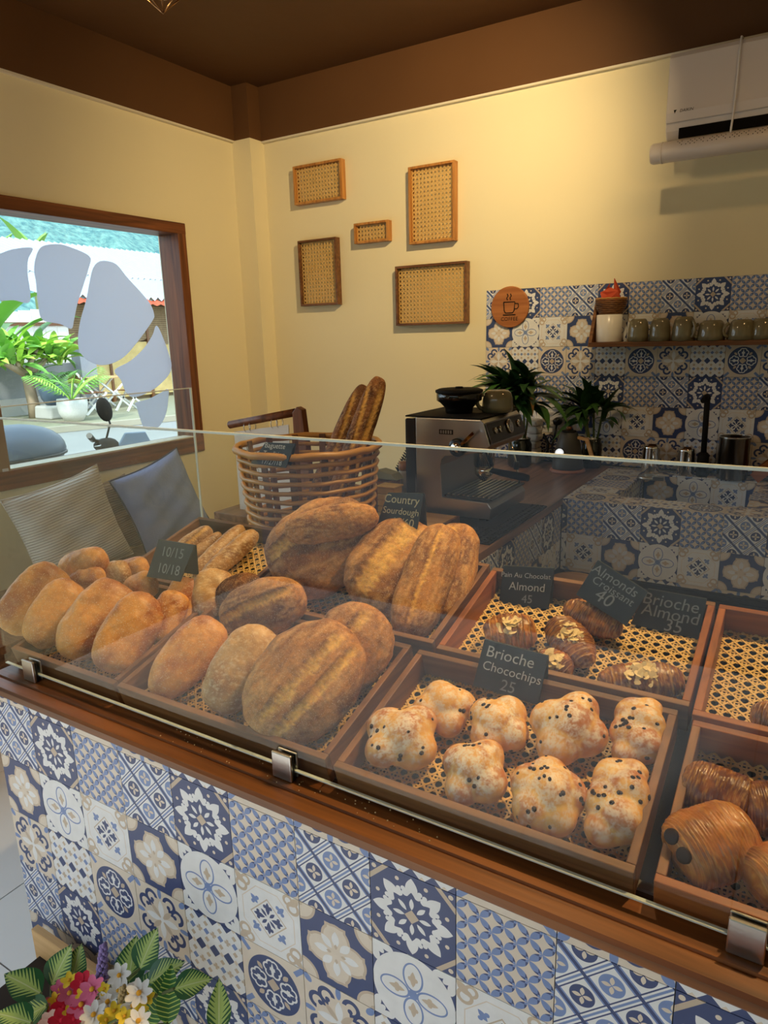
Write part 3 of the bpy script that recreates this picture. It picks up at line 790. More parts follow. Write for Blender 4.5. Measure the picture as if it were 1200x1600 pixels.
rolls = [
 ((6, 985, .06), (94, 888, .135), 80, .07, 'roll', 'pale ghosted bread roll at the far left edge behind the glass'),
 ((44, 1010, .035), (114, 912, .12), 72, .075, 'roll', 'bread roll second from the left in the front row of rolls'),
 ((98, 1030, .03), (190, 916, .11), 84, .075, 'roll', 'large brown bread roll in the middle of the front row of rolls'),
 ((160, 1048, .03), (240, 934, .11), 84, .075, 'roll', 'large golden bread roll nearest the wooden divider in the front row'),
 ((246, 1003, .03), (278, 924, .10), 52, .045, 'roll', 'narrow golden roll directly behind the largest front roll'),
 ((276, 978, .03), (300, 904, .105), 56, .045, 'roll', 'upright golden roll right under the chalk sign'),
 ((330, 962, .03), (347, 888, .10), 64, .06, 'pale', 'pale floury roll to the right of the chalk sign'),
 ((98, 888, .105), (166, 872, .135), 46, .07, 'roll', 'domed brown roll at the very back left beside the beige cushion'),
 ((110, 910, .085), (163, 902, .10), 38, .05, 'roll', 'small orange roll peeking between the front rolls and the back roll'),
 ((150, 906, .055), (198, 890, .095), 42, .06, 'pale', 'light blond roll peeking over the largest brown roll'),
 ((186, 892, .05), (230, 884, .085), 40, .06, 'roll', 'orange roll touching the lower left side of the chalk sign'),
 ((200, 925, .06), (242, 908, .10), 44, .06, 'roll', 'small round roll just below the chalk sign'),
]
for i, (a, b, w, T, st, lab) in enumerate(rolls):
    axis_loaf('bread_roll', lab, 'bread', G1, a, b, w, T, 11 + i * 7, st, 'crust_roll', taper=0.10, p=2.7, flat=0.8, lump=0.05, tray=T_1)
# the front sourdoughs
G2 = 'sourdough loaves in the front tray'
front = [
 ((236, 1092, .02), (338, 974, .10), 78, .075, 'roll', (), 'crust_roll', 'smooth golden loaf leaning at the left end of the front sourdough tray', dict(taper=.12)),
 ((330, 1112, .02), (418, 986, .115), 92, .08, 'pale', (), 'crust_roll', 'pale yellow loaf leaning between the smooth golden loaf and the big scored loaf', dict(taper=.05)),
 ((395, 1152, .02), (545, 992, .12), 166, .10, 'sour', ((.02, .11, -.10, .0), (-.36, .09, -.12, .0)), 'crust_sour', 'big oval loaf with two long scores at the front of the sourdough tray', dict(p=2.3, flatten=.45)),
 ((500, 1082, .02), (590, 952, .13), 128, .09, 'sour', ((.10, .15, .0, .0),), 'crust_sour', 'round loaf with one open yellow score behind the big scored loaf', dict(p=2.2, flatten=.3)),
 ((352, 966, .05), (480, 926, .10), 88, .10, 'sour', ((.1, .18, .1, .2),), 'crust_sour', 'crusty dark loaf with a torn top in the middle of the tray', dict(p=2.3)),
 ((338, 935, .05), (408, 905, .08), 52, .07, 'dark', (), 'crust_sour', 'small dark loaf half hidden behind the torn crusty loaf', dict(p=2.3)),
]
for i, (a, b, w, T, st, sp, mt, lab, kw) in enumerate(front):
    axis_loaf('sourdough_loaf', lab, 'bread', G2, a, b, w, T, 101 + i * 5, st, mt, stripes=sp, nu=96, nv=96, flat=0.8, lump=0.04, tray=T_2, **kw)
G3 = 'large country sourdoughs in the rear tray'
rear = [
 ((424, 900, .03), (578, 812, .12), 146, .11, 'sour', ((.25, .16, .1, .0),), 'big dark country sourdough at the left of the rear tray beside the baguettes', dict(p=2.6, flatten=.35)),
 ((445, 832, .17), (590, 806, .19), 58, .07, 'sour', (), 'country sourdough lying on top in front of the rattan basket', dict(p=2.5)),
 ((566, 950, .03), (668, 824, .13), 146, .09, 'sour', ((.20, .26, .0, .0),), 'country sourdough with a broad yellow score in the middle of the rear tray', dict(p=2.6, flatten=.45)),
 ((632, 1000, .02), (694, 826, .15), 82, .075, 'sour', ((.05, .10, .05, .0),), 'long striped country sourdough leaning right of the broad scored one', dict(p=2.8, flatten=.2)),
 ((690, 968, .02), (725, 822, .12), 84, .08, 'sour', ((.3, .3, .0, .0),), 'country sourdough with a smooth orange side at the right end of the rear tray', dict(p=2.6, flatten=.3)),
]
for i, (a, b, w, T, st, sp, lab, kw) in enumerate(rear):
    axis_loaf('sourdough_loaf', lab, 'bread', G3, a, b, w, T, 201 + i * 5, st, 'crust_sour', stripes=sp, nu=96, nv=96, flat=0.8, lump=0.045, tray=T_6, **kw)
G4 = 'short baguettes in the rear left tray'
for i, (a, b, w, lab) in enumerate([
 ((276, 862, .03), (330, 826, .05), 26, 'crusty short baguette at the back left corner of its tray'),
 ((300, 868, .02), (345, 834, .03), 18, 'slim short baguette mostly hidden between the others'),
 ((302, 898, .02), (380, 824, .05), 28, 'short pale baguette second from the right in its tray'),
 ((318, 905, .02), (400, 832, .05), 32, 'short floury baguette at the right in front of the bare cane')]):
    axis_loaf('short_baguette', lab, 'bread', G4, a, b, w, PX(KT(*a), w), 301 + i * 5, 'baguette', 'crust_roll', stripes=((.2, .25, .0, .3),) if i == 0 else (), flat=0.9, lump=0.05, nu=80, nv=36, p=3.2, tray=T_5)

# star shaped lumps grown from overlapping balls
def _ico(n):
    bm = bmesh.new(); bmesh.ops.create_icosphere(bm, subdivisions=n, radius=1); bm.verts.ensure_lookup_table()
    V = np.array([v.co[:] for v in bm.verts]); F = [tuple(v.index for v in f.verts) for f in bm.faces]; bm.free(); return V, F
ICO = _ico(6)
def blob(lobes, k=0.03, sq=1.0, rmax=2.0, ico=None):
    V, F = ico or ICO
    lo = np.zeros(len(V)); hi = np.full(len(V), rmax)
    C = np.array([l[0] for l in lobes], float); Rr = np.array([l[1] for l in lobes], float)
    for _ in range(22):
        mid = (lo + hi) / 2; P = V * mid[:, None]
        d = np.linalg.norm(P[:, None, :] - C[None], axis=2) - Rr[None]
        m = d.min(1); s = m - k * np.log(np.exp(-(d - m[:, None]) / k).sum(1))
        ins = s < 0; lo = np.where(ins, mid, lo); hi = np.where(ins, hi, mid)
    P = V * lo[:, None]
    d = np.sort(np.linalg.norm(P[:, None, :] - C[None], axis=2) - Rr[None], 1)
    seam = np.clip(1 - (d[:, 1] - d[:, 0]) / 0.09, 0, 1) if d.shape[1] > 1 else np.zeros(len(P))
    return P, F, seam
def vnormals(P, F):
    F3 = np.array(F); n = np.cross(P[F3[:, 1]] - P[F3[:, 0]], P[F3[:, 2]] - P[F3[:, 0]]); N = np.zeros_like(P)
    for i in range(3): np.add.at(N, F3[:, i], n)
    return N / (np.linalg.norm(N, axis=1, keepdims=True) + 1e-12)
def brioche(label, u, v, h, wpx, hpx, seed, kind, tilt=0.0, dust=0.8, chips=9, lean=0.35):
    c = KT(u, v, h); w = PX(c, wpx) / 2; hh = PX(c, hpx) / 2
    rnd = random.Random(seed); lobes = []
    if kind == 'knot':
        n = rnd.choice([4, 5]); a0 = rnd.random() * 6.28
        for i in range(n):
            a = a0 + i * 6.283 / n
            lobes.append(((.52 * math.cos(a), .52 * math.sin(a), rnd.uniform(-.06, .08)), rnd.uniform(.50, .58)))
        lobes.append(((rnd.uniform(-.14, .14), rnd.uniform(-.14, .14), .20), .60))
    else:
        for i in range(5):
            s = -.78 + i * .39
            lobes.append(((.18 * (1 if i % 2 else -1), s, .10 * (1 if i % 2 else -1)), .50 - .05 * abs(i - 2)))
            lobes.append(((-.22 * (1 if i % 2 else -1), s + .16, -.06), .44 - .05 * abs(i - 2)))
    P, F, seam = blob(lobes, 0.075)
    N = vnormals(P, F)
    ext = np.abs(P).max(0)
    nz = fbm(P, 2.2, seed, 3); nf = fbm(P, 7, seed + 5, 4); nx = fbm(P, 30, seed + 8, 2)
    P = P * (1 + (nz - .5)[:, None] * .07 + (nf - .5)[:, None] * .012)
    col = mixc(L3(230, 170, 78), L3(184, 108, 42), sstep(.40, .68, nz) * (0.4 + .6 * np.clip(N[:, 2] + .3, 0, 1)))
    col = mixc(col, L3(244, 202, 104), seam * .5 + sstep(.25, -.5, N[:, 2]) * .75)
    sug = sstep(.35, 1.0, N[:, 2] + (nf - .5) * 1.2) * sstep(.34, .66, nx * .55 + nf * .45 + .02) * dust * .85
    col = mixc(col, L3(240, 232, 216), sug)
    P = P / np.array([ext[0], ext[1], ext[2]]) * np.array([w, hh * (1.0 if kind == 'twist' else 1.05), min(w, hh) * .72])
    # lie on the tray, leaning towards the viewer
    z = (TN * (1 - lean) + (CAM - c).normalized() * lean).normalized()
    xx = (VIEWX - z * VIEWX.dot(z)).normalized(); xx = Matrix.Rotation(tilt, 3, z) @ xx; yy = z.cross(xx)
    rot = Matrix((xx, yy, z)).transposed()
    rm = np.array(rot); Wp = P @ rm.T + np.array(c); gap = (Wp[:, 2] - (0.85 - 0.052 + SL * (Wp[:, 1] - 0.07))).min() - 0.005
    if gap < 0 or gap > .006: c = c + (CAM - c) * (-gap / ((CAM.z - c.z) - SL * (CAM.y - c.y)))
    c = c + nudge(P @ rm.T + np.array(c), T_3)
    t = Thing('brioche_bun', label, 'bun', c, 'chocolate chip brioche buns in the front tray')
    t.o.rotation_euler = rot.to_euler()
    t.part('crust', col_mesh('crust', P, F, col), 'crust_brioche')
    mb = MB(); up = [i for i in range(len(P)) if N[i][2] > -.1]; prs = []
    for q in range(chips):
        i = rnd.choice(up); p = Vector(P[i] * .99); s = rnd.uniform(.0032, .0052)
        q_ = Vector((0, 0, 1)).rotation_difference(Vector(N[i])).to_matrix()
        mb.ball(p, (s, s * rnd.uniform(.7, 1.1), s * .55), 6, 0, q_)
    if chips:
        o = obj('chocolate_chips', mb.mesh('chocolate_chips'), 'choc', t.o, kind='stuff')
    return t
brioche('plump brioche bun at the front left corner of its tray with pale sides', 620, 1150, .045, 124, 108, 1, 'knot', .3, .9, 16)
brioche('brioche bun behind the plump corner bun against the tray wall', 694, 1106, .05, 90, 92, 2, 'knot', 1.2, .8, 6)
brioche('small brioche bun in front of the chocochips sign', 779, 1132, .035, 98, 92, 3, 'knot', .2, .95, 12)
brioche('large rounded brioche bun right of the chocochips sign', 888, 1138, .045, 116, 128, 4, 'knot', 2.2, .9, 16)
brioche('long twisted brioche bun at the back right side of its tray', 1006, 1140, .05, 84, 128, 5, 'twist', -.35, .8, 16)
brioche('brioche bun with a broad sugared top between the plump and the freckled front buns', 738, 1214, .035, 122, 106, 6, 'knot', .9, .95, 8)
brioche('freckled flat brioche bun sitting at the front rail with many chips', 852, 1250, .03, 128, 114, 7, 'knot', 1.6, .8, 26)
brioche('long twisted brioche bun at the front right corner with a yellow side', 972, 1256, .05, 98, 160, 8, 'twist', -.42, .75, 20)

# laminated pastries: swept along an axis with overlapping steps
def pastry_mesh(L, Wd, T, seed, segs=6, bend=0.0, p=2.2, dark=0.5, ridge=0.10, nu=120, nv=56, ends=0.0):
    X = np.linspace(-1, 1, nu); ph = np.linspace(0, 2 * math.pi, nv, endpoint=False)
    base = np.clip(1 - np.abs(X) ** p, 0, 1) ** (1 / p)
    a = np.abs(X) * segs; fr = a - np.floor(a)
    rad = base * (1 + ridge * (0.5 - fr)); rad[0] = rad[-1] = 0
    Xg, PH = np.meshgrid(X, ph, indexing='ij'); Rg = np.meshgrid(rad, ph, indexing='ij')[0]; FR = np.meshgrid(fr, ph, indexing='ij')[0].ravel()
    yn = np.cos(PH) * Rg; zn = np.sin(PH) * Rg
    P = np.stack([Xg * L / 2, yn * Wd / 2, zn * T / 2 * np.where(zn < 0, .75, 1)], -1).reshape(-1, 3)
    nz = fbm(P, 4 / Wd, seed, 3); nf = fbm(P * np.array([3.0, 1, 1]), 12 / Wd, seed + 4, 3)
    d = P / (np.linalg.norm(P, axis=1, keepdims=True) + 1e-9); P = P + d * ((nz - .5) * .10 * Wd + (nf - .5) * .03 * Wd)[:, None]
    if bend: P[:, 1] -= bend * Wd * (Xg.ravel() ** 2)
    c = mixc(L3(190, 118, 48), L3(104, 52, 20), sstep(.30, .70, nz * .7 + dark * .4 - .05))
    line = np.exp(-((FR - .93) / .07) ** 2) + .5 * np.exp(-((FR - .45) / .05) ** 2)
    lw = sstep(ends - .15, ends + .1, np.abs(Xg.ravel())) if ends else 1.0
    c = mixc(c, L3(232, 184, 104), line * .45 * lw); c = mixc(c, L3(80, 38, 14), np.exp(-((FR - .05) / .06) ** 2) * .45 * lw)
    c = mixc(c, L3(222, 166, 84), sstep(.52, .72, nf) * .45)
    F = [(i * nv + j, i * nv + (j + 1) % nv, (i + 1) * nv + (j + 1) % nv, (i + 1) * nv + j) for i in range(nu - 1) for j in range(nv)]
    return P, F, c
def flakes(thing, cen, rot, n, rx, ry, seed, s=.009, h=0.0):
    rnd = random.Random(seed); mb = MB()
    for i in range(n):
        r = math.sqrt(rnd.random()); a = rnd.random() * 6.283
        p = Vector((r * rx * math.cos(a), r * ry * math.sin(a), h - (r ** 2) * .007 + rnd.uniform(0, .003)))
        q = Euler((rnd.uniform(-.5, .5), rnd.uniform(-.5, .5), rnd.random() * 6.28)).to_matrix(); k = 9; o2 = []
        for j in range(k):
            an = 6.283 * j / k; o2.append(p + q @ Vector((s * math.cos(an) * (1 + .25 * math.cos(an)), s * .62 * math.sin(an), 0)))
        mb.prism(o2, q @ Vector((0, 0, .0011)))
    obj('almond_flakes', mb.mesh('almond_flakes'), 'almond', thing.o, kind='stuff')
def croissant(name, label, cat, group, a, b, wpx, T, seed, flake=None, roll=0.0, tray=None, **kw):
    A, B = KT(*a), KT(*b); c = (A + B) / 2; Wd = PX(c, wpx)
    z = Matrix.Rotation(roll, 3, (B - A).normalized()) @ (TN * .6 + (CAM - c).normalized() * .4)
    rot = axes3(B - A, z)
    P, F, C = pastry_mesh((B - A).length, Wd, T, seed, **kw)
    Wp = P @ np.array(rot).T + np.array(c); gap = (Wp[:, 2] - (0.85 - 0.052 + SL * (Wp[:, 1] - 0.07))).min() - 0.005
    if gap < 0 or gap > .006: c = c + (CAM - c) * (-gap / ((CAM.z - c.z) - SL * (CAM.y - c.y)))
    c = c + nudge(P @ np.array(rot).T + np.array(c), tray or T_7)
    t = Thing(name, label, cat, c, group); t.o.rotation_euler = rot.to_euler()
    t.part('crust', col_mesh('crust', P, F, C), 'crust_pastry')
    if flake: flakes(t, None, None, flake[0], flake[1], flake[2], seed, h=T * .5 + .001)
    return t
GP = 'almond pastries in the rear cane tray'
croissant('almond_pastry', 'round chocolate almond pastry under the pain au chocolat sign', 'pastry', GP, (757, 992, .03), (838, 984, .03), 62, .06, 21, (26, .022, .018), p=3.2, segs=4, dark=.55)
croissant('almond_croissant', 'brown croissant topped with a clump of almond flakes in the middle of the rear tray', 'pastry', GP, (866, 968, .04), (918, 1040, .025), 62, .06, 22, (26, .028, .018), segs=6, dark=.75)
croissant('almond_croissant', 'croissant with almond flakes partly hidden behind the chocochips sign', 'pastry', GP, (838, 1030, .03), (888, 1062, .02), 56, .055, 23, (20, .022, .018), segs=5, dark=.6)
croissant('almond_croissant', 'plain backed croissant tucked under the tilted almonds sign', 'pastry', GP, (882, 946, .045), (972, 988, .025), 52, .055, 24, None, segs=7, dark=.7)
croissant('almond_pastry', 'long almond brioche at the front right of the rear cane tray', 'pastry', GP, (932, 1072, .03), (1068, 1066, .03), 62, .06, 25, (34, .030, .018), p=2.6, segs=3, dark=.8, ridge=.05)
GC = 'chocolate croissants in the front right tray'
def choc_roll(label, a, b, wpx, T, seed, ends, dark, roll):
    t = croissant('chocolate_croissant', label, 'pastry', GC, a, b, wpx, T, seed, None, roll, T_4, p=3.4, segs=13, dark=dark, ridge=.03, ends=.45)
    if ends:
        A, B = KT(*a), KT(*b); L_ = (B - A).length; Wd = PX((A + B) / 2, wpx)
        for s in (-1, 1):
            q = Vector((-L_ * .450, -s * Wd * .13 + Wd * .02, T * .30)); dr = Vector((-.74, -.05, .67)).normalized()
            obj('chocolate_stick', MB().lathe(q - dr * .012, [(.0105, 0), (.0105, .017), (.0090, .0185), (0, .0185)], 14, 0, dr).mesh('chocolate_stick'), 'choc', t.o)
    return t
choc_roll('flaky golden chocolate croissant with two chocolate ends facing left', (1040, 1345, .04), (1160, 1300, .04), 118, .085, 31, True, .25, 0)
choc_roll('dark glossy chocolate croissant behind the flaky golden one', (1058, 1215, .03), (1172, 1262, .03), 84, .07, 32, False, .95, 0)
choc_roll('dark croissant at the right edge behind the golden one', (1160, 1262, .02), (1262, 1268, .02), 84, .07, 33, False, .85, 0)
choc_roll('orange croissant cut off by the right edge beside the golden one', (1174, 1385, .04), (1275, 1345, .04), 96, .08, 34, False, .3, 0)
croissant('butter_croissant', 'ridged croissant at the right edge of the orange rear tray', 'pastry', None, (1172, 1118, .03), (1262, 1150, .03), 62, .06, 35, None, 0.0, T_8, segs=6, dark=.6)

mb = MB(); rnd = random.Random(77)
for i in range(110):
    if i < 55: p = Vector((rnd.uniform(.55, 1.15), rnd.uniform(.022, .058), .8018))
    else:
        y = rnd.uniform(.10, .34); x = rnd.choice((rnd.uniform(.402, .43), rnd.uniform(.89, .908), rnd.uniform(1.40, 1.417))); p = Vector((x, y, FLOORZ(y) + .0045))
    mb.ball(p, rnd.uniform(.0008, .0018), 4)
cr = obj('bread_crumbs', mb.mesh('bread_crumbs'), 'almond', None, kind='stuff'); tag(cr, 'tiny pale crumbs scattered on the wood ledge and along the tray sides', 'crumbs')
# ---------------------------------------------------------------- things on the walls
def wall_frame(label, x0, x1, z0, z1, m):
    t = Thing('cane_frame', label, 'wall frame', ((x0 + x1) / 2, YB, z0), 'cane boxes on the back wall')
    d, w = 0.046, 0.012; y0, y1 = YB - d, YB - 0.001
    t.part('top_rail', MB().box(x0, x1, y0, y1, z1 - w, z1), m, bevel=.001); t.part('bottom_rail', MB().box(x0, x1, y0, y1, z0, z0 + w), m, bevel=.001)
    t.part('side_rail', MB().box(x0, x0 + w, y0, y1, z0 + w, z1 - w), m, bevel=.001); t.part('side_rail', MB().box(x1 - w, x1, y0, y1, z0 + w, z1 - w), m, bevel=.001)
    t.part('cane_webbing', cane(lambda a, b, c: Vector((x0 + w + a, y1 - 0.022 - c, z0 + w + b)), x1 - x0 - 2 * w, z1 - z0 - 2 * w), 'cane', kind='stuff')
wall_frame('landscape cane box highest and furthest left on the back wall', -1.254, -0.902, 2.326, 2.541, 'honey')
wall_frame('tall cane box highest on the right of the back wall group', -0.460, -0.180, 2.035, 2.432, 'honey')
wall_frame('smallest cane box in the middle of the back wall group', -0.828, -0.596, 2.069, 2.180, 'honey')
wall_frame('tall darker cane box at the lower left of the back wall group', -1.246, -0.960, 1.736, 2.121, 'walnut')
wall_frame('largest dark framed cane box at the lower right beside the coffee sign', -0.555, -0.107, 1.598, 1.925, 'walnut')

cs = Thing('coffee_sign', 'round wooden sign with a burnt cup drawing and the word coffee', 'sign', (0.134, YB - 0.008, 1.675))
cs.part('disc', MB().lathe((0.134, YB - 0.0075, 1.675), [(0.103, 0), (0.106, 0.003), (0.106, 0.012), (0.103, 0.015)], 48, 0, (0, -1, 0)), wood('sign_wood', (150, 88, 42), (186, 120, 66), 'X', 0.8, 0.5), bevel=0)
_yf = YB - 0.0232
def flat(pts): return [Vector((0.134 + a, _yf, 1.675 + b)) for a, b in pts]
mb = MB()
cup = [(-0.033, 0.026), (-0.030, -0.018), (-0.022, -0.030), (0.018, -0.030), (0.026, -0.018), (0.029, 0.026)]
mb.tube(flat(cup + [cup[0]]), 0.0028, 6)
mb.tube(flat([(0.030, 0.018), (0.048, 0.016), (0.050, 0.000), (0.042, -0.010), (0.028, -0.010)]), 0.0026, 6)
mb.tube(flat([(-0.036, -0.040), (0.034, -0.040)]), 0.0028, 6)
for k in (-0.012, 0.006): mb.tube(flat([(k, 0.036), (k - 0.005, 0.046), (k + 0.003, 0.056), (k - 0.002, 0.068)]), 0.0026, 6)
cs.part('cup_drawing', mb, 'mattblack')
lettering(cs, 'COFFEE', 0.027, (0.134, _yf, 1.675 - 0.062), (1, 0, 0), (0, 0, 1), 'mattblack', space=1.05)

# shelf with cups
shl = Thing('wall_shelf', 'dark wooden shelf holding upturned cups on the tiled wall', 'shelf', (1.4, YB - 0.007, 1.47))
shl.part('plank', MB().box(0.598, 2.2, 2.745, YB - 0.0075, 1.464, 1.486), 'walnut', bevel=.002)
shl.part('end_bracket', MB().prism([(0.594, 2.745, 1.464), (0.594, YB - .0075, 1.464), (0.594, YB - .0075, 1.70), (0.594, 2.86, 1.70), (0.594, 2.77, 1.52)], (0.016, 0, 0)), 'walnut')
def mug_parts(t, c, r, h, hand, mat, inverted=True, taper=0.75):
    x, y, z = c
    prof = [(r, 0), (r * 1.0, h * .25), (r * .96, h * .6), (r * .86, h * .86), (r * .70, h * .97), (r * .60, h), (0.0, h * .985)]
    if not inverted: prof = [(r * .6, 0), (r * .75, .03 * h), (r * .95, h * .3), (r, h), (r * .92, h), (r * .88, h * .3), (0, h * .1)]
    t.part('body', MB().lathe((x, y, z), prof, 28), mat)
    d = Vector((math.cos(hand), math.sin(hand), 0)); pts = []
    for i in range(9):
        a = -1.35 + 2.7 * i / 8
        pts.append(Vector((x, y, z + h * .48)) + d * (r * .88 + math.cos(a) * r * .50) + Vector((0, 0, math.sin(a) * h * .34)))
    t.part('handle', MB().tube(pts, r * .13, 8), mat)
for i, (x, h, r, hand, lab) in enumerate([
 (0.820, .105, .047, 2.2, 'upturned grey green mug first on the wall shelf beside the white pot'),
 (0.918, .105, .047, 2.4, 'upturned grey green mug second from the white pot on the shelf'),
 (1.022, .108, .050, 5.6, 'upturned grey green mug third from the white pot on the shelf'),
 (1.140, .088, .058, 3.5, 'low upturned cup with its handle facing left in the middle of the shelf'),
 (1.262, .088, .056, 3.6, 'low upturned cup fifth along the wall shelf with a curled handle'),
 (1.345, .090, .054, 3.7, 'low upturned cup at the right edge of the photo on the shelf')]):
    y = 2.79 if i != 5 else 2.80
    t = Thing('cup', lab, 'cup', (x, y, 1.4865), 'cups on the wall shelf'); mug_parts(t, (x, y, 1.4865), r, h, hand, 'glaze')
pt = Thing('white_pot', 'white cylindrical pot at the left end of the wall shelf', 'pot', (0.676, 2.815, 1.4865))
pt.part('body', MB().lathe((0.676, 2.815, 1.4865), [(.058, 0), (.060, .003), (.061, .128), (.057, .130), (.055, .02), (0, .015)], 32), 'ceramic_white')
bk = Thing('small_basket', 'small brown woven basket sitting on the white pot', 'basket', (0.680, 2.815, 1.617))
for k in range(9):
    h = k * 0.0085; r = .052 + .020 * math.sin(min(1, k / 6) * 1.4)
    bk.part('woven_ring', MB().tube([(0.680 + r * math.cos(a * .2618), 2.815 + r * math.sin(a * .2618) * .9, 1.622 + h + .0012 * (-1) ** (a + k)) for a in range(24)], .0047, 6, closed=True), 'walnut' if k < 8 else 'rattan')
bk.part('lining', MB().lathe((0.680, 2.815, 1.6175), [(.050, 0), (.062, .035), (.066, .066), (.060, .064), (0, .02)], 20), M['walnut'])
nk = Thing('paper_napkin', 'crumpled orange red napkin poking out of the small basket', 'napkin', (0.680, 2.815, 1.66))
M['napkin'] = plain('orange_red_paper', (196, 74, 40), 0.7)
mb = MB(); rnd = random.Random(4)
for q in range(3):
    a0 = q * 2.1; mb.prism([(0.680 + .055 * math.cos(a0), 2.812 + .05 * math.sin(a0), 1.664), (0.680 + .060 * math.cos(a0 + 1.6), 2.812 + .05 * math.sin(a0 + 1.6), 1.664), (0.690 + .05 * math.cos(a0 + 1.1), 2.812 + .045 * math.sin(a0 + 1.1), 1.72), (0.676 + .012 * math.cos(a0), 2.812, 1.782 - q * .02), (0.66 + .04 * math.cos(a0 - .3), 2.812 + .03 * math.sin(a0 - .3), 1.72)], (.002, .003, .002))
nk.part('paper', mb, 'napkin')

# air conditioner
ac = Thing('air_conditioner', 'white wall mounted air conditioner with a perforated tube hung below it', 'air conditioner', (1.4, YB, 2.31))
X0, X1 = 0.905, 1.80
M['acwhite'] = plain('air_conditioner_white', (214, 204, 196), 0.3, 0.5)
ac.part('housing', MB().prism([(X0, YB, 2.655), (X0, 2.70, 2.655), (X0, 2.672, 2.63), (X0, 2.662, 2.41), (X0, 2.672, 2.355), (X0, 2.70, 2.325), (X0, YB, 2.325)], (X1 - X0, 0, 0)), 'acwhite', bevel=.006)
ac.part('front_panel', MB().prism([(X0 + .002, 2.668, 2.648), (X0 + .002, 2.657, 2.63), (X0 + .002, 2.650, 2.42), (X0 + .002, 2.656, 2.385), (X0 + .002, 2.666, 2.385)], (X1 - X0 - .004, 0, 0)), 'acwhite', bevel=.003)
ac.part('outlet', MB().box(X0 + .055, X1 - .02, 2.664, 2.675, 2.322, 2.362), 'void', label='dark air outlet slot')
lettering(ac, 'DAIKIN', .016, (X0 + .082, 2.6503, 2.424), (1, 0, 0), (0, 0, 1), 'mattblack', shear=.2, align='CENTER')
ac.part('emblem', MB().prism([(X0 + .032, 2.6503, 2.431), (X0 + .044, 2.6503, 2.431), (X0 + .036, 2.6503, 2.417)], (0, -.0006, 0)), 'mattblack')
tb = ac.part('deflector_tube', MB().tube([(X0 - .045, 2.635, 2.268), (X0 - .035, 2.635, 2.268), (X1, 2.635, 2.268)], [.036, .041, .041], 28), 'acwhite', label='white perforated tube')
ac.part('end_band', MB().tube([(X0 - .004, 2.635, 2.268), (X0 + .004, 2.635, 2.268)], .0425, 28), 'acwhite', tb)
mb = MB()
for i in range(46):
    for j in range(3):
        if (i * 7 + j * 3) % 5 == 0: continue
        a = R(118 + j * 11 - 18); p = Vector((X0 + .065 + i * .0165 + (j % 2) * .008, 2.635 + .0412 * math.cos(a) * -0 - .0412 * math.sin(R(70 - j * 12)) , 2.268 + .0412 * math.cos(R(70 - j * 12))))
        mb.ball(p, .0021, 6)
ac.part('perforations', mb, 'void', tb, kind='stuff')
ac.part('strap', MB().tube([(1.172, 2.70, 2.662), (1.172, 2.655, 2.655), (1.171, 2.645, 2.60), (1.170, 2.641, 2.45), (1.168, 2.637, 2.37), (1.167, 2.612, 2.305)], .0042, 8), 'white', label='white cable tie holding the tube')

# ---------------------------------------------------------------- worktops behind the display counter
wk = Thing('wooden_worktop', 'wooden worktop with a tiled edge carrying the coffee machine', 'worktop', (0.1, 1.8, 0))
wk.part('top', MB().box(-0.16, 0.7005, 0.762, YB - 0.008, 0.825, 0.855), 'benchtop', bevel=.002)
wk.part('cabinet', MB().box(-0.14, 0.690, 0.770, YB - .01, 0.0, 0.825), 'void')
wk.part('side_shelf', MB().box(-0.50, -0.1605, 1.24, 1.90, 0.825, 0.855), 'benchtop', bevel=.002)
wk.part('tile_backing', MB().box(0.690, 0.696, 0.762, 2.07, 0.555, 0.8245), 'dark_grout')
lay_tiles(wk.o, (0.7025, 0.776, 0.8245), (0, 1, 0), (0, 0, 1), (0, 1.29, 0, 0.27), 0, 0, (0.1, 1.8, 0))
sk = Thing('sink_counter', 'tiled counter with a square sunken basin along the back wall', 'counter', (1.5, 2.5, 0))
SX, SY, SZ = 0.7258, 2.0763, 0.8555; SX1 = 2.35
BXa, BXb, BYa, BYb = 0.895, 1.388, 2.220, 2.760
mb = MB()
for b in ((0.722, BXa - .007, SY + .007, YB - .008), (BXb + .007, SX1, SY + .007, YB - .008), (BXa - .007, BXb + .007, SY + .007, BYa - .007), (BXa - .007, BXb + .007, BYb + .007, YB - .008)):
    mb.box(b[0], b[1], b[2], b[3], 0.53, SZ - .007)
mb.box(BXa - .007, BXb + .007, BYa - .007, BYb + .007, 0.53, 0.64)
sk.part('core', mb, 'dark_grout')
sk.part('plinth', MB().box(0.722, SX1, SY + .10, YB - .01, 0, 0.53), 'void')
for k, (y, z) in enumerate(((SY + .004, .53), (SY + .02, .50), (SY + .012, .468))):
    sk.part('slide_rail', MB().box(0.74, SX1, y, SY + .09, z - .022, z), 'mattblack', bevel=.003)
SP = (1.5, 2.5, 0)
lay_tiles(sk.o, (SX, SY, SZ), (1, 0, 0), (0, 0, 1), (-0.0218, 1.62, 0, 0.315), 2, 0, SP)
for rc in ((-.0218, BXa - SX, -.80, 0), (BXb - SX, 1.62, -.80, 0), (BXa - SX, BXb - SX, SY - BYa, 0), (BXa - SX, BXb - SX, -.80, SY - BYb)):
    lay_tiles(sk.o, (SX, SY, SZ), (1, 0, 0), (0, 1, 0), rc, 2, 0, SP)
lay_tiles(sk.o, (BXa + .004, BYb, SZ - .007), (1, 0, 0), (0, 0, 1), (0, BXb - BXa - .008, 0, .20), 0, 1, SP)
lay_tiles(sk.o, (BXa, BYa, SZ - .007), (0, 1, 0), (0, 0, 1), (0, BYb - BYa, 0, .20), 2, 2, SP)
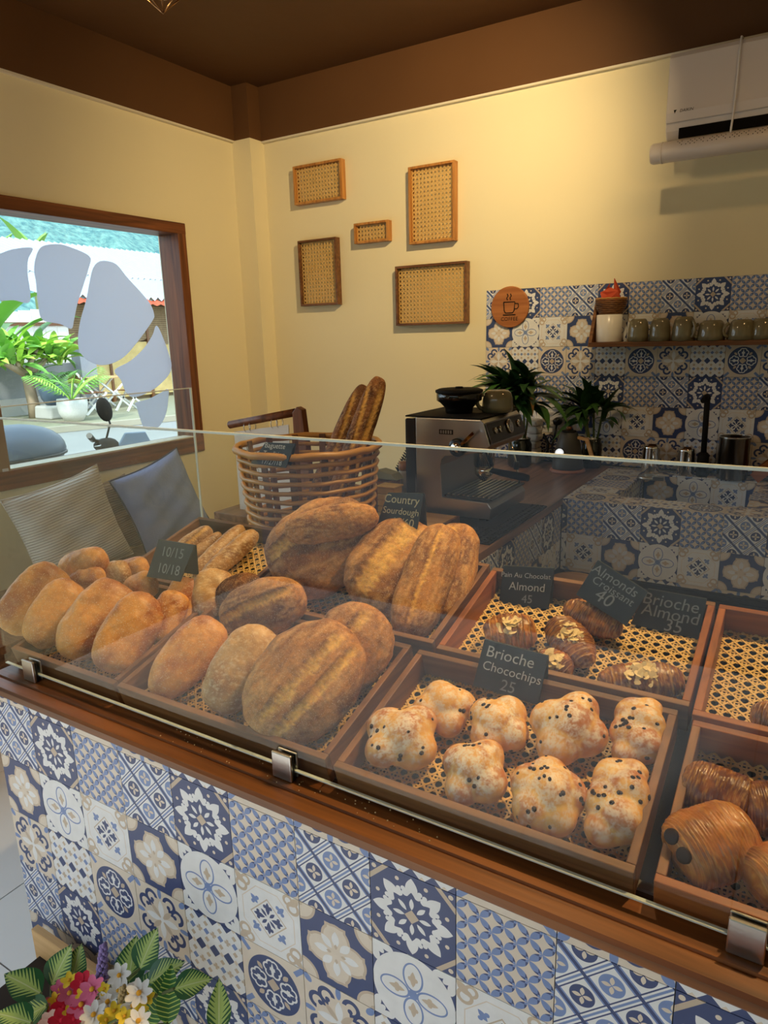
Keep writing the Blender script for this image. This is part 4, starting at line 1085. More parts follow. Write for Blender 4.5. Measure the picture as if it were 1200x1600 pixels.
lay_tiles(sk.o, (BXb, BYb, SZ - .007), (0, -1, 0), (0, 0, 1), (0, BYb - BYa, 0, .20), 1, 1, SP)
sk.part('basin_floor', MB().box(BXa, BXb, BYa, BYb, .640, .646), 'steel')
fc = Thing('faucet', 'tall black pole faucet behind the sink basin', 'faucet', (1.15, 2.80, SZ))
fc.part('base', MB().lathe((1.15, 2.80, SZ + .001), [(.026, 0), (.026, .10), (.016, .115), (0, .115)], 20), 'mattblack')
fc.part('pole', MB().tube([(1.15, 2.80, .965), (1.148, 2.80, 1.10), (1.146, 2.80, 1.235)], .013, 12), 'mattblack')
fc.part('spout', MB().tube([(1.146, 2.80, 1.233), (1.146, 2.74, 1.237), (1.146, 2.66, 1.225)], .0115, 12), 'mattblack')
def milk_jug(label, x, y, r, h, hand):
    t = Thing('milk_jug', label, 'jug', (x, y, SZ), 'steel jugs by the sink')
    t.part('body', MB().lathe((x, y, SZ + .001), [(r * .92, 0), (r, .006), (r * 1.02, h * .5), (r * .96, h * .9), (r * 1.0, h), (r * .95, h), (r * .9, h * .5), (0, .01)], 28), 'chrome')
    d = Vector((math.cos(hand), math.sin(hand), 0)); c = Vector((x, y, SZ))
    t.part('handle', MB().tube([c + d * r + Vector((0, 0, h * .86)), c + d * (r + .022) + Vector((0, 0, h * .84)), c + d * (r + .022) + Vector((0, 0, h * .30)), c + d * r + Vector((0, 0, h * .26))], .0045, 8), 'chrome')
milk_jug('shiny steel milk jug left of the black faucet', 0.915, 2.80, .042, .135, -1.2)
milk_jug('shiny steel milk jug right next to the black faucet', 1.075, 2.80, .040, .130, -1.2)
cn = Thing('steel_canister', 'wide brushed steel canister right of the faucet', 'canister', (1.278, 2.80, SZ))
M['darksteel'] = plain('dull_dark_steel', (120, 116, 108), 0.22, .5, 1.0)
cn.part('body', MB().lathe((1.278, 2.80, SZ + .001), [(.064, 0), (.066, .004), (.066, .185), (.068, .19), (.068, .196), (.062, .196), (.060, .02), (0, .015)], 32), 'darksteel')
cn.part('rim', MB().tube([(1.278 + .067 * math.cos(a * .2618), 2.80 + .067 * math.sin(a * .2618), SZ + .197) for a in range(24)], .0025, 6, closed=True), 'chrome')
wx = Thing('wooden_caddy', 'tilted brown wooden caddy at the right end of the back counter', 'caddy', (1.44, 2.78, SZ))
for a, b in (((1.375, 2.76, .87), (1.50, 2.76, 1.0)), ((1.375, 2.84, .87), (1.50, 2.84, 1.0))): wx.part('slat', MB().bar(a, b, .012, .05, (0, 0, 1)), 'orange_x')
wx.part('base_panel', MB().bar((1.385, 2.80, .861), (1.52, 2.80, .99), .075, .010, (0, 0, 1)), 'orange_x')
wx.part('foot', MB().box(1.44, 1.50, 2.76, 2.84, SZ + .0005, .875), 'walnut')
sp = Thing('sink_tap_block', 'small steel block on the left rim of the sink', 'tap', (0.93, 2.70, SZ))
sp.part('plate', MB().lathe((.935, 2.64, SZ + .0005), [(.045, 0), (.045, .010), (.040, .014), (0, .014)], 24), 'steel')
sp.part('lever', MB().box(.965, 1.015, 2.60, 2.625, SZ + .0005, SZ + .022), 'steel', bevel=.002)

# ---------------------------------------------------------------- coffee machine and its neighbours
cm = Thing('coffee_machine', 'brushed steel espresso machine with a black bean hopper on the worktop', 'coffee machine', (0.43, 1.7, 0.866))
ya, yb, zb, zt = 1.535, 1.89, 0.866, 1.243
side = [(.295, zb + .012), (.60, zb + .012), (.605, zb + .055), (.59, zb + .075), (.405, zb + .080)]
side += [(.398, zb + .20), (.404, zb + .225), (.418, zb + .238), (.44, zb + .240), (.575, zb + .262), (.598, zb + .285), (.572, zt - .012), (.560, zt), (.295, zt)]
cm.part('body', MB().prism([(x, ya, z) for x, z in side], (0, yb - ya, 0)), 'steel', bevel=.003, label='brushed steel body')
cm.part('water_tank', MB().box(.246, .2945, ya + .004, yb - .004, zb + .012, zt - .006), plain('smoked_tank', (46, 50, 56), .12, .6), bevel=.006, label='smoked black water tank')
cm.part('top_plate', MB().box(.248, .562, ya + .004, yb - .004, zt + .0003, zt + .006), 'mattblack', bevel=.002)
for q in range(4): cm.part('foot', MB().box((.31, .55)[q % 2], (.34, .58)[q % 2], (ya + .02, yb - .05)[q // 2], (ya + .05, yb - .02)[q // 2], zb, zb + .012), 'black')
cm.part('control_panel', MB().hexa([(x, y, z) for x, y, z in ((.5995, ya + .006, zb + .292), (.5755, ya + .006, zt - .016), (.5995, yb - .006, zb + .292), (.5755, yb - .006, zt - .016), (.6035, ya + .006, zb + .293), (.5795, ya + .006, zt - .015), (.6035, yb - .006, zb + .293), (.5795, yb - .006, zt - .015))]), 'darksteel', label='dark control panel')
pn = Vector((.93, 0, .30)).normalized()
for k, (yy, r) in enumerate(((1.60, .012), (1.645, .012), (1.83, .014))):
    cm.part('button', MB().lathe(Vector((.5915, yy, zb + .333)), [(r, 0), (r, .004), (0, .005)], 18, 0, pn), 'chrome')
cm.part('pressure_gauge', MB().lathe(Vector((.5915, 1.735, zb + .333)), [(.027, 0), (.027, .006), (.023, .007), (0, .007)], 28, 0, pn), 'chrome', label='round pressure gauge')
disp = cm.part('grind_display', MB().box(.395, .452, ya - .0012, ya, zt - .058, zt - .040), 'black')
for k in range(5): cm.part('display_bar', MB().box(.400 + k * .010, .406 + k * .010, ya - .0018, ya - .0012, zt - .055, zt - .043), 'steel', disp)
hp = cm.part('bean_hopper', MB().lathe((.405, 1.685, zt + .006), [(.052, 0), (.054, .012), (.054, .020), (.076, .042), (.087, .048), (.087, .075), (.085, .077)], 36), plain('smoked_hopper', (24, 22, 20), .08, .7), label='smoky black bean hopper')
cm.part('hopper_lid', MB().lathe((.405, 1.685, zt + .083), [(.088, 0), (.091, .002), (.091, .010), (.078, .015), (.02, .016), (0, .016)], 36), 'mattblack', hp)
cm.part('lid_knob', MB().lathe((.405, 1.685, zt + .099), [(.016, 0), (.014, .006), (0, .007)], 16), 'mattblack', hp)
cm.part('group_head', MB().lathe((.520, 1.665, zb + .190), [(.040, 0), (.040, .05), (.046, .055), (.046, .075), (0, .075)], 28), 'chrome')
pf = cm.part('portafilter', MB().lathe((.520, 1.665, zb + .150), [(.012, -.02), (.030, 0), (.036, .005), (.036, .038), (0, .038)], 28), 'chrome')
cm.part('portafilter_handle', MB().tube([(.552, 1.662, zb + .172), (.60, 1.655, zb + .166), (.68, 1.645, zb + .160), (.705, 1.642, zb + .158)], [.010, .013, .015, .012], 12), 'mattblack', pf)
cm.part('drip_tray', MB().box(.41, .605, ya + .012, yb - .012, zb + .0805, zb + .0885), 'black', bevel=.002)
for k in range(9): cm.part('drip_grate_bar', MB().box(.42 + k * .0205, .427 + k * .0205, ya + .018, yb - .018, zb + .0885, zb + .0925), 'steel')
dl = cm.part('steam_dial', MB().lathe((.475, ya, zb + .275), [(.034, 0), (.034, .016), (.026, .022), (0, .022)], 28, 0, (0, -1, 0)), 'black')
cm.part('dial_cap', MB().lathe((.475, ya - .0225, zb + .275), [(.020, 0), (.020, .003), (0, .004)], 24, 0, (0, -1, 0)), 'chrome', dl)
cm.part('dial_lever', MB().bar((.495, ya - .020, zb + .288), (.548, ya - .030, zb + .335), .008, .011), 'chrome', dl)
wn = cm.part('steam_wand', MB().tube([(.57, 1.80, zb + .27), (.592, 1.80, zb + .20), (.612, 1.802, zb + .10)], .0045, 8), 'chrome')
cm.part('wand_grip', MB().lathe((.598, 1.801, zb + .155), [(.010, 0), (.011, .012), (.010, .03), (0, .03)], 12), 'black', wn)
tm = Thing('tamper_cup', 'black milk pitcher holder standing in front of the machine spout', 'pitcher', (.50, 1.63, .959))
mt = Thing('bar_mat', 'black ribbed rubber mat lying under the coffee machine', 'mat', (.5, 1.6, .8555))
mt.part('sheet', MB().prism([(.515, 1.31, .8555), (.695, 1.31, .8555), (.695, 1.90, .8555), (.20, 1.90, .8555), (.20, 1.50, .8555), (.515, 1.50, .8555)], (0, 0, .0065)), 'mattblack', bevel=.002)
mb = MB(); rnd = random.Random(8)
for i in range(22):
    for j in range(26):
        x = .212 + i * .0225; y = 1.322 + j * .0225
        if (.235 < x < .62 and 1.50 < y) or (x < .53 and y < 1.52) or x > .685: continue
        mb.lathe((x, y, .862), [(.006, 0), (.0045, .0035), (0, .0035)], 6)
mt.part('nubs', mb, 'mattblack', kind='stuff')
bpy.data.objects.remove(tm.o)
mg = Thing('cup', 'upturned yellow green mug on top of the coffee machine beside the hopper', 'cup', (.530, 1.765, zt + .0065)); mug_parts(mg, (.530, 1.765, zt + .0065), .060, .082, 3.9, 'glaze')
kb = Thing('wooden_board', 'thick wooden board lying in front of the coffee machine', 'board', (.3, 1.2, .856))
kb.part('board', MB().box(.30, .490, 1.14, 1.49, .8555, .893), 'palewood', bevel=.003); kb.part('end_cap', MB().box(.490, .502, 1.14, 1.49, .8555, .893), 'walnut', bevel=.002)

kt = Thing('kettle', 'black pour over kettle with a wooden handle and glowing round dial', 'kettle', (.535, 2.72, .8555))
KX, KY, KZ = .543, 2.665, .873
M['kettle'] = plain('charcoal_kettle_enamel', (66, 66, 64), .45, .4)
bs = kt.part('power_base', MB().lathe((KX, KY, .8556), [(.085, 0), (.088, .004), (.086, .014), (.07, .017), (0, .017)], 32), wood('kettle_base', (150, 96, 76), (176, 120, 96), 'X'))
kt.part('body', MB().lathe((KX, KY, KZ + .0005), [(.076, 0), (.078, .006), (.072, .06), (.056, .13), (.044, .175), (.038, .182), (0, .183)], 36), 'kettle')
kl = kt.part('lid', MB().lathe((KX, KY, KZ + .184), [(.036, 0), (.034, .006), (0, .008)], 24), 'mattblack')
kt.part('lid_knob', MB().lathe((KX, KY, KZ + .192), [(.011, 0), (.015, .008), (.012, .016), (0, .018)], 16), 'walnut', kl)
kh = kt.part('handle', MB().bar((KX + .048, KY - .004, KZ + .158), (KX + .098, KY - .010, KZ + .150), .018, .014), 'palewood', label='pale wooden handle')
kt.part('grip', MB().bar((KX + .092, KY - .010, KZ + .156), (KX + .128, KY - .012, KZ + .052), .018, .016, (1, 0, 0)), 'palewood', kh)
dn = Vector((-.05, -1, .28)).normalized(); dp = Vector((KX - .020, KY, KZ + .066)) + Vector((-.05, -1, .28)).normalized() * .063
M['dialglow'] = plain('lit_dial_ring', (230, 240, 244), .4)
_e = M['dialglow'].node_tree.nodes['Principled BSDF']; _e.inputs['Emission Color'].default_value = (.9, .95, 1, 1); _e.inputs['Emission Strength'].default_value = .3
dd = kt.part('dial', MB().lathe(dp, [(.027, 0), (.027, .007), (0, .007)], 28, 0, dn), 'black')
kt.part('dial_light', MB().lathe(dp + dn * .0072, [(.022, 0), (.022, .0015), (.014, .0015), (.014, 0)], 28, 0, dn), 'dialglow', dd, label='glowing white ring')
kt.part('spout', MB().tube([(KX - .064, KY, KZ + .03), (KX - .105, KY - .01, KZ + .05), (KX - .100, KY - .01, KZ + .12), (KX - .125, KY - .015, KZ + .17)], [.011, .009, .007, .006], 10), 'mattblack')

# leafy plants in glass jars
def strap_leaf(Lf, wd, arch, mat='leaf', n=6, name='leaf'):
    mb = MB(); P = []
    for i in range(n + 1):
        t = i / n; w = wd * math.sin(math.pi * (0.12 + 0.88 * t)) ** .8 * (1 - .15 * t); w = 0.0015 if i == n else w
        x = Lf * (t - .12 * arch * t * t); z = Lf * (.42 * t - arch * t * t)
        P.append([(x, -w, z + w * .25), (x, 0, z), (x, w, z + w * .25)])
    me = mb.grid(P).mesh(name); me.materials.append(M[mat]); return me
def leaf_at(thing, me, p, yaw, pitch, s, roll=0.0):
    o = bpy.data.objects.new('leaf', me); COL.objects.link(o); o.parent = thing.o
    o.location = Vector(p) - Vector(thing.loc); o.rotation_euler = Euler((roll, -pitch, yaw)); o.scale = (s, s, s)
def jar_plant(label, x, y, z, jar_r, jar_h, stems, nl, Lf, seed, tip):
    t = Thing('potted_plant', label, 'plant', (x, y, z)); rnd = random.Random(seed)
    t.part('jar', MB().lathe((x, y, z + .0006), [(jar_r * .8, 0), (jar_r, .012), (jar_r, jar_h * .8), (jar_r * .85, jar_h * .92), (jar_r * .9, jar_h), (jar_r * .82, jar_h), (jar_r * .78, jar_h * .9), (jar_r * .9, jar_h * .7), (0, .01)], 28), plain('dark_glass_jar', (30, 34, 28), .08, .6))
    mb = MB()
    for k in range(12): mb.ball((x + rnd.uniform(-1, 1) * jar_r * .6, y + rnd.uniform(-1, 1) * jar_r * .6, z + jar_h * rnd.uniform(.95, 1.0)), rnd.uniform(.008, .014), 6)
    t.part('pebbles', mb, 'ceramic_white', kind='stuff')
    ms = [strap_leaf(1, .11, a, m) for a, m in ((.35, 'leaf'), (.55, 'leaf'), (.75, 'leaf2'))]
    tips = []
    for s in range(stems):
        a = rnd.random() * 6.28; tp = Vector((x + tip[0] * rnd.uniform(-1, 1), y - .01 + tip[1] * rnd.uniform(-1, .3), z + tip[2] * rnd.uniform(.85, 1.0))); tips.append(tp)
        b = Vector((x + .3 * jar_r * math.cos(a), y + .3 * jar_r * math.sin(a), z + jar_h * .3))
        t.part('stem', MB().tube([b, b.lerp(tp, .5) + Vector((rnd.uniform(-.01, .01), 0, 0)), tp], .0055, 8), 'stem')
    for k in range(nl):
        tp = tips[k % stems]; b = tp + Vector((0, 0, -rnd.uniform(0, .09)))
        yaw = rnd.random() * 6.28
        if math.sin(yaw) > .35: yaw = -yaw
        leaf_at(t, ms[rnd.randrange(3)], b, yaw, rnd.uniform(-.15, .95), Lf * rnd.uniform(.75, 1.1), rnd.uniform(-.4, .4))
    return t
p1 = jar_plant('larger leafy green plant in a dark jar between machine and kettle', .275, 2.70, .8555, .062, .15, 6, 84, .27, 5, (.06, .03, .43))
leaf_at(p1, strap_leaf(1, .045, .7, 'leaf2'), (.27, 2.69, 1.29), 3.3, .3, .30)
_dry = strap_leaf(1, .06, .4, 'rattan'); leaf_at(p1, _dry, (.345, 2.62, 1.31), -.9, -1.25, .20)
p2 = jar_plant('smaller leafy green plant directly behind the black kettle', .62, 2.82, .8555, .05, .15, 5, 54, .20, 9, (.05, .02, .36))
so = Thing('wall_socket', 'white double wall socket with a black plug behind the kettle', 'socket', (.40, YB - .007, 1.085), None)
so.part('plate', MB().box(.352, .452, YB - .016, YB - .0075, 1.05, 1.13), 'white', bevel=.003)
pl = so.part('plug', MB().lathe((.418, YB - .0165, 1.08), [(.022, 0), (.020, .03), (0, .032)], 20, 0, (0, -1, 0)), 'black')
so.part('cord', MB().tube([(.418, 2.86, 1.068), (.412, 2.855, 1.02), (.400, 2.85, .95), (.41, 2.84, .90), (.46, 2.80, .862)], .006, 8), 'black', pl)
nf = Thing('napkin_stack', 'stack of folded white cloths beside the wall socket', 'cloths', (.30, 2.84, .8555))
for k in range(6): nf.part('folded_cloth', MB().box(.262 + .004 * (k % 2), .338 - .003 * (k % 3), 2.80, 2.885, .856 + k * .040, .892 + k * .040), 'ceramic_white', bevel=.012)

# ---------------------------------------------------------------- basket, menu, small things behind the trays
BCX, BCY, BZ = .130, 1.085, .8555
rb = Thing('bread_basket', 'tall round rattan basket of stacked rings holding long baguettes', 'basket', (BCX, BCY, BZ))
NR = 12
for k in range(NR):
    z = BZ + .012 + k * .0295; r = .205 + .032 * (k / (NR - 1)); th = .0075 if k < NR - 1 else .012
    rr = r + (.004 if k == NR - 1 else 0)
    rb.part('rattan_ring' if k < NR - 1 else 'rim_ring', MB().tube([(BCX + rr * math.cos(a * .1745), BCY + rr * math.sin(a * .1745), z + .002 * math.sin(a * 1.7 + k)) for a in range(36)], th, 8, closed=True), 'rattan')
for k in range(14):
    a = k * 6.2832 / 14 + .2
    rb.part('stake', MB().bar((BCX + .192 * math.cos(a), BCY + .192 * math.sin(a), BZ + .004), (BCX + .226 * math.cos(a), BCY + .226 * math.sin(a), BZ + .345), .022, .007, (math.cos(a), math.sin(a), 0)), 'walnut')
rb.part('bottom', MB().lathe((BCX, BCY, BZ + .001), [(.20, 0), (.20, .006), (0, .006)], 36), 'walnut')
G5 = 'long dark baguettes in the rattan basket'
def loaf3(name, label, group, A, B, wd, T, seed, style, mat, **kw):
    A = Vector(A); B = Vector(B); c = (A + B) / 2; ax = axes3(B - A, CAM - c)
    P, F, C = loaf_arrays((B - A).length, wd, T, seed, style, **kw)
    o = obj(name, col_mesh(name, P, F, C), mat); o.matrix_world = Matrix.Translation(c) @ ax.to_4x4(); return tag(o, label, 'bread', group)
loaf3('baguette', 'longest dark baguette leaning right with a yellow edge', G5, K(520, 800, 'y', 1.03) , K(594, 590, 'y', 1.17), .078, .07, 401, 'dark', 'crust_sour', p=3.4, stripes=((.25, .18, .0, .45), (-.55, .25, 0, .2)), nu=110, nv=40, flat=.9, lump=.05)
loaf3('baguette', 'second dark baguette just left of the longest one', G5, K(485, 800, 'y', 1.10), K(570, 602, 'y', 1.25), .076, .07, 402, 'dark', 'crust_sour', p=3.2, stripes=((.1, .2, .0, .5),), nu=110, nv=40, flat=.9, lump=.05)

mn = Thing('menu_stand', 'white drink menu hanging by rings from a wooden dowel stand', 'menu', (-.28, 1.36, .8555))
M['paper'] = plain('white_menu_card', (226, 218, 208), .7); M['ink'] = plain('grey_brown_ink', (168, 150, 136), .9)
mn.part('dowel', MB().tube([(-.462, 1.335, 1.206), (-.12, 1.335, 1.268)], .0155, 14), 'woodframe_h')
mn.part('post', MB().prism([(-.118, 1.315, 1.27), (-.096, 1.315, 1.292), (-.072, 1.315, 1.282), (-.058, 1.315, 1.14), (-.04, 1.315, .8556), (-.115, 1.315, .8556), (-.117, 1.315, 1.14)], (0, .03, 0)), 'woodframe', bevel=.003)
mn.part('foot', MB().box(-.13, -.03, 1.28, 1.40, .8556, .872), 'woodframe_h')
fx = Vector((1, 0, .16)).normalized()
pa, pb_ = Vector((-.430, 1.325, 1.180)), Vector((-.145, 1.325, 1.222))
cardo = mn.part('card', MB().prism([pa, pb_, (-.145, 1.325, .865), (-.430, 1.325, .8565)], (0, -.003, 0)), 'paper', label='white card printed with pale leaf and cup drawings')
mb = MB(); rnd = random.Random(3)
def ink(pts): mb.tube([Vector((x, 1.3215, z)) for x, z in pts], .0016, 4)
for q in range(9):
    a = q * .7; cx, cz = -.36 + .035 * math.cos(a), 1.07 + .05 * math.sin(a)
    ink([(cx + .026 * math.cos(a) * math.cos(k) - .012 * math.sin(a) * math.sin(k), cz + .026 * math.sin(a) * math.cos(k) + .012 * math.cos(a) * math.sin(k)) for k in [i * .6283 for i in range(11)]])
ink([(-.365, .98), (-.352, .91), (-.318, .91), (-.300, .985), (-.365, .98)]); ink([(-.37, .99), (-.295, .995)]); ink([(-.335, .99), (-.322, 1.03)])
for k in range(3): ink([(-.35 + k * .012, .90), (-.355 + k * .012, .888), (-.348 + k * .012, .876)])
mn.part('drawing', mb, 'ink', cardo)
for t_ in (.22, .32, .72, .82):
    p = pa.lerp(pb_, t_) + Vector((0, .008, .012)); mn.part('ring', MB().tube([p + Vector((0, .020 * math.cos(a), .022 * math.sin(a))) for a in [i * .5236 for i in range(12)]], .0017, 6, closed=True), 'chrome')
wbm = wood('bowl_wood', (112, 66, 36), (160, 100, 58), 'X')
bw = Thing('wooden_bowl', 'brown wooden bowl beside the rattan basket', 'bowl', (.165, 1.50, .8555))
bw.part('bowl', MB().lathe((.165, 1.50, .8556), [(.03, 0), (.05, .004), (.068, .10), (.072, .150), (.066, .150), (.05, .06), (0, .03)], 28), wbm)
bn = Thing('folded_napkin', 'pale green folded napkin resting on the wooden bowl', 'napkin', (.165, 1.50, 1.0062))
bn.part('cloth', MB().prism([(.085, 1.47, 1.0062), (.245, 1.47, 1.0062), (.225, 1.47, 1.030), (.165, 1.47, 1.042), (.105, 1.47, 1.028)], (0, .06, 0)), plain('pale_green_cloth', (160, 164, 140), .8), bevel=.004)
fe = Thing('fern_sprig', 'dark dried fern sprig standing behind the wooden bowl', 'sprig', (.165, 1.64, .8555))
fe.part('holder', MB().lathe((.165, 1.64, .8556), [(.02, 0), (.02, .11), (.012, .12), (0, .12)], 14), 'walnut')
mb = MB().tube([(.165, 1.64, .97), (.172, 1.64, 1.02), (.200, 1.64, 1.098)], .0022, 6)
for k in range(9):
    t_ = k / 9; p = Vector((.170, 1.64, 1.00)).lerp(Vector((.200, 1.64, 1.098)), t_); l = .032 * (1 - t_ * .7)
    for s in (-1, 1): mb.prism([p, p + Vector((s * l * .6, 0, l * .15)), p + Vector((s * l, 0, l * .75)), p + Vector((s * l * .4, 0, l * .65))], (0, .001, 0))
fe.part('fronds', mb, 'mattblack')
jr = Thing('cork_jar', 'small glass jar with a cork lid left of the coffee machine', 'jar', (.215, 1.585, .8555))
jr.part('glass', MB().lathe((.215, 1.585, .8556), [(.024, 0), (.026, .005), (.026, .160), (.022, .170), (.020, .170), (.022, .155), (.022, .01), (0, .008)], 24), plain('cloudy_glass', (206, 204, 196), .12, .6))
jr.part('cork', MB().lathe((.215, 1.585, 1.0262), [(.021, 0), (.025, .010), (.023, .034), (0, .036)], 20), 'honey')
wv = Thing('woven_box', 'small woven beige box in front of the cork jar', 'box', (.250, 1.41, .8555))
for k in range(6): wv.part('woven_band', MB().box(.213, .287, 1.38, 1.44, .8556 + k * .0235, .8556 + .0225 + k * .0235), 'cane', bevel=.003)
wv.part('lid', MB().box(.209, .291, 1.376, 1.444, .8556 + .1412, .8556 + .148), 'cane', bevel=.002)

# ---------------------------------------------------------------- chalkboard price signs
def price_sign(label, quad, ypl, lines, size, chalk='chalk', lean=0.25, back=None, depth=.05, tilt_x=0.0, mirror=False):
    """quad: corners TL, TR, BR, BL on the photograph; the front board stands on a plane through y = ypl, leaning back."""
    bl, br = K(*quad[3], 'y', ypl), K(*quad[2], 'y', ypl)
    n = Vector((tilt_x, -1, lean)).normalized()
    def onp(u, v):
        d = ray(u, v); return CAM + d * ((bl - CAM).dot(n) / d.dot(n))
    P4 = [onp(*q) for q in quad]
    base = (P4[2] + P4[3]) / 2
    t = Thing('price_sign', label, 'sign', base, 'chalkboard price signs')
    t.part('front_board', MB().prism(P4, n * -.003), 'slate')
    q = [P4[0] - n * .0035, P4[1] - n * .0035, P4[2] - n * .0035 + Vector((0, depth, 0)), P4[3] - n * .0035 + Vector((0, depth, 0))]
    t.part('rear_board', MB().prism(q, (0, .003, 0)), 'slate')
    xd = ((P4[1] - P4[0]) + (P4[2] - P4[3])).normalized(); yd = n.cross(xd).normalized()
    if yd.z < 0: yd = -yd
    ctr = sum(P4, Vector()) / 4
    for (s, dx, dy, k, cm_) in lines:
        w_ = (P4[1] - P4[0]).length; h_ = (P4[0] - P4[3]).length
        lettering(t, s, size * k, ctr + xd * dx * w_ + yd * dy * h_ + n * .0004, xd, yd, cm_ or chalk, shear=.12)
    return t
price_sign('chalkboard tent sign with smudged prices perched on the golden rolls', [(248, 843), (304, 852), (281, 909), (229, 901)], .30, [('10/15', .05, .2, 1, None), ('10/18', 0, -.22, 1, None)], .034, 'chalk_dim', .35, depth=.055)
price_sign('chalkboard sign tilted on the left rim of the rattan basket', [(415, 691), (461, 693), (446, 731), (392, 724)], .845, [('Baguette', .0, .3, 1, None), ('Tradition', 0, 0, 1, None), ('17/27/18', -.05, -.3, 1, None)], .023, 'chalk', .3, depth=.02)
price_sign('chalkboard sign reading country sourdough behind the big loaves', [(606, 770), (662, 771), (650, 834), (588, 822)], .60, [('Country', 0, .32, 1, None), ('Sourdough', 0, 0, .8, None), ('40/60', .06, -.3, 1, None)], .028, 'chalk_yellow', .2, depth=.05)
price_sign('chalkboard sign reading pain au chocolat almond at the rear tray', [(787, 884), (865, 888), (857, 952), (779, 945)], .625, [('Pain Au Chocolat', 0, .28, .62, None), ('Almond', .02, .0, 1, None), ('45', .02, -.3, 1, 'chalk_dim')], .026, 'chalk', .15, depth=.02)
price_sign('tilted chalkboard sign reading almonds croissant in the rear tray', [(934, 875), (1012, 925), (978, 978), (900, 929)], .56, [('Almonds', -.06, .30, 1, None), ('Croissant', 0, .06, .85, None), ('40', -.06, -.2, 1.4, None)], .027, 'chalk_dim', .25, depth=.02)
price_sign('chalkboard sign reading brioche almond at the right of the rear tray', [(1012, 920), (1104, 936), (1091, 999), (985, 975)], .62, [('Brioche', -.02, .24, 1, None), ('Almond', 0, -.04, 1, None), ('35', .08, -.32, 1.05, None)], .034, 'chalk_dim', .2, depth=.02)
price_sign('chalkboard tent sign reading brioche chocochips in the brioche tray', [(757, 999), (856, 1025), (841, 1102), (739, 1071)], .335, [('Brioche', -.04, .28, 1, None), ('Chocochips', .02, -.02, .8, None), ('25', .0, -.32, 1, 'chalk_dim')], .030, 'chalk', .28, depth=.045)

# ---------------------------------------------------------------- bench and cushions by the window
bc = Thing('window_bench', 'low dark wooden bench below the window', 'bench', (-1.32, 1.1, 0))
bc.part('seat', MB().box(XL + .001, -1.02, -.5, 2.70, .375, .41), 'walnut', bevel=.004); bc.part('front_board', MB().box(-1.08, -1.05, -.48, 2.68, .0, .375), 'walnut')
def cushion(label, c, sx, sy, T, roll, mat, yaw=0.0, lean=.22, piping=None):
    n = Vector((math.cos(yaw), math.sin(yaw), lean)).normalized(); u = Vector((0, 0, 1)).cross(n).normalized(); v = n.cross(u)
    cr, sr = math.cos(roll), math.sin(roll); u, v = u * cr + v * sr, v * cr - u * sr
    rot = Matrix((u, v, n)).transposed(); N_ = 33
    t = Thing('cushion', label, 'cushion', c, None); t.o.rotation_euler = rot.to_euler()
    mb = MB(); rnd = random.Random(int(c[1] * 100))
    for s in (1, -1):
        P = []
        for i in range(N_):
            row = []
            for j in range(N_):
                a, b = -1 + 2 * i / (N_ - 1), -1 + 2 * j / (N_ - 1)
                x = a * sx / 2 * (1 - .09 * (1 - b * b) ** 1); y = b * sy / 2 * (1 - .09 * (1 - a * a) ** 1)
                z = T / 2 * ((1 - a ** 4) * (1 - b ** 4)) ** .55 + .010 * math.sin(7 * a + 3 * b) * (1 - a * a) * (1 - b * b) + .006 * math.sin(11 * b - 5 * a) * (1 - a ** 4) * (1 - b ** 4)
                row.append((x, y, s * z))
            P.append(row)
        mb.grid(P)
    t.loc = (0, 0, 0); cov = t.part('cover', mb, mat)
    e = []
    for k in range(48):
        a = k / 48 * 4; q = int(a); f = -1 + 2 * (a - q); a, b = ((f, -1), (1, f), (-f, 1), (-1, -f))[q]
        e.append((a * sx / 2 * (1 - .09 * (1 - b * b)), b * sy / 2 * (1 - .09 * (1 - a * a)), 0))
    t.part('piping', MB().tube(e, .0045, 6, closed=True), piping or mat)
    return t
def ribbed(name, a, b, freq):
    m, nt, bs_ = emat(name, .85, .1); E.nt = nt
    tc = nt.nodes.new('ShaderNodeTexCoord'); sp_ = nt.nodes.new('ShaderNodeSeparateXYZ'); nt.links.new(tc.outputs['Object'], sp_.inputs[0])
    s = E.op('SINE', E(sp_.outputs['Y']) * freq) * .5 + .5
    mx = nt.nodes.new('ShaderNodeMix'); mx.data_type = 'RGBA'; mx.inputs[6].default_value = sl(*a); mx.inputs[7].default_value = sl(*b)
    nt.links.new(s.s, mx.inputs[0]); nt.links.new(mx.outputs[2], bs_.inputs['Base Color'])
    bp = nt.nodes.new('ShaderNodeBump'); bp.inputs['Strength'].default_value = .5; bp.inputs['Distance'].default_value = .006
    nt.links.new(s.s, bp.inputs['Height']); nt.links.new(bp.outputs[0], bs_.inputs['Normal']); return m
M['rib_beige'] = ribbed('ribbed_beige_fabric', (204, 192, 182), (244, 238, 230), 520)
M['rib_tan'] = ribbed('ribbed_tan_fabric', (140, 116, 92), (190, 166, 138), 520)
M['denim'] = plain('grey_blue_fabric', (146, 160, 206), .85, .1, bump=.2, bscale=120, vary=.12, vscale=8)
M['denim_dark'] = plain('dark_blue_piping', (52, 62, 84), .85)
cushion('beige ribbed cushion leaning below the window at the far left', (-1.36, 1.16, .695), .50, .48, .15, R(9), 'rib_beige', -.05)
cushion('grey blue cushion with dark piping on the bench right of the beige one', (-1.40, 1.745, .695), .46, .46, .15, R(14), 'denim', -.1, piping='denim_dark')
cushion('tan ribbed cushion mostly hidden between the beige and the blue cushions', (-1.555, 1.46, .64), .42, .40, .07, R(4), 'rib_tan', .0, .1)

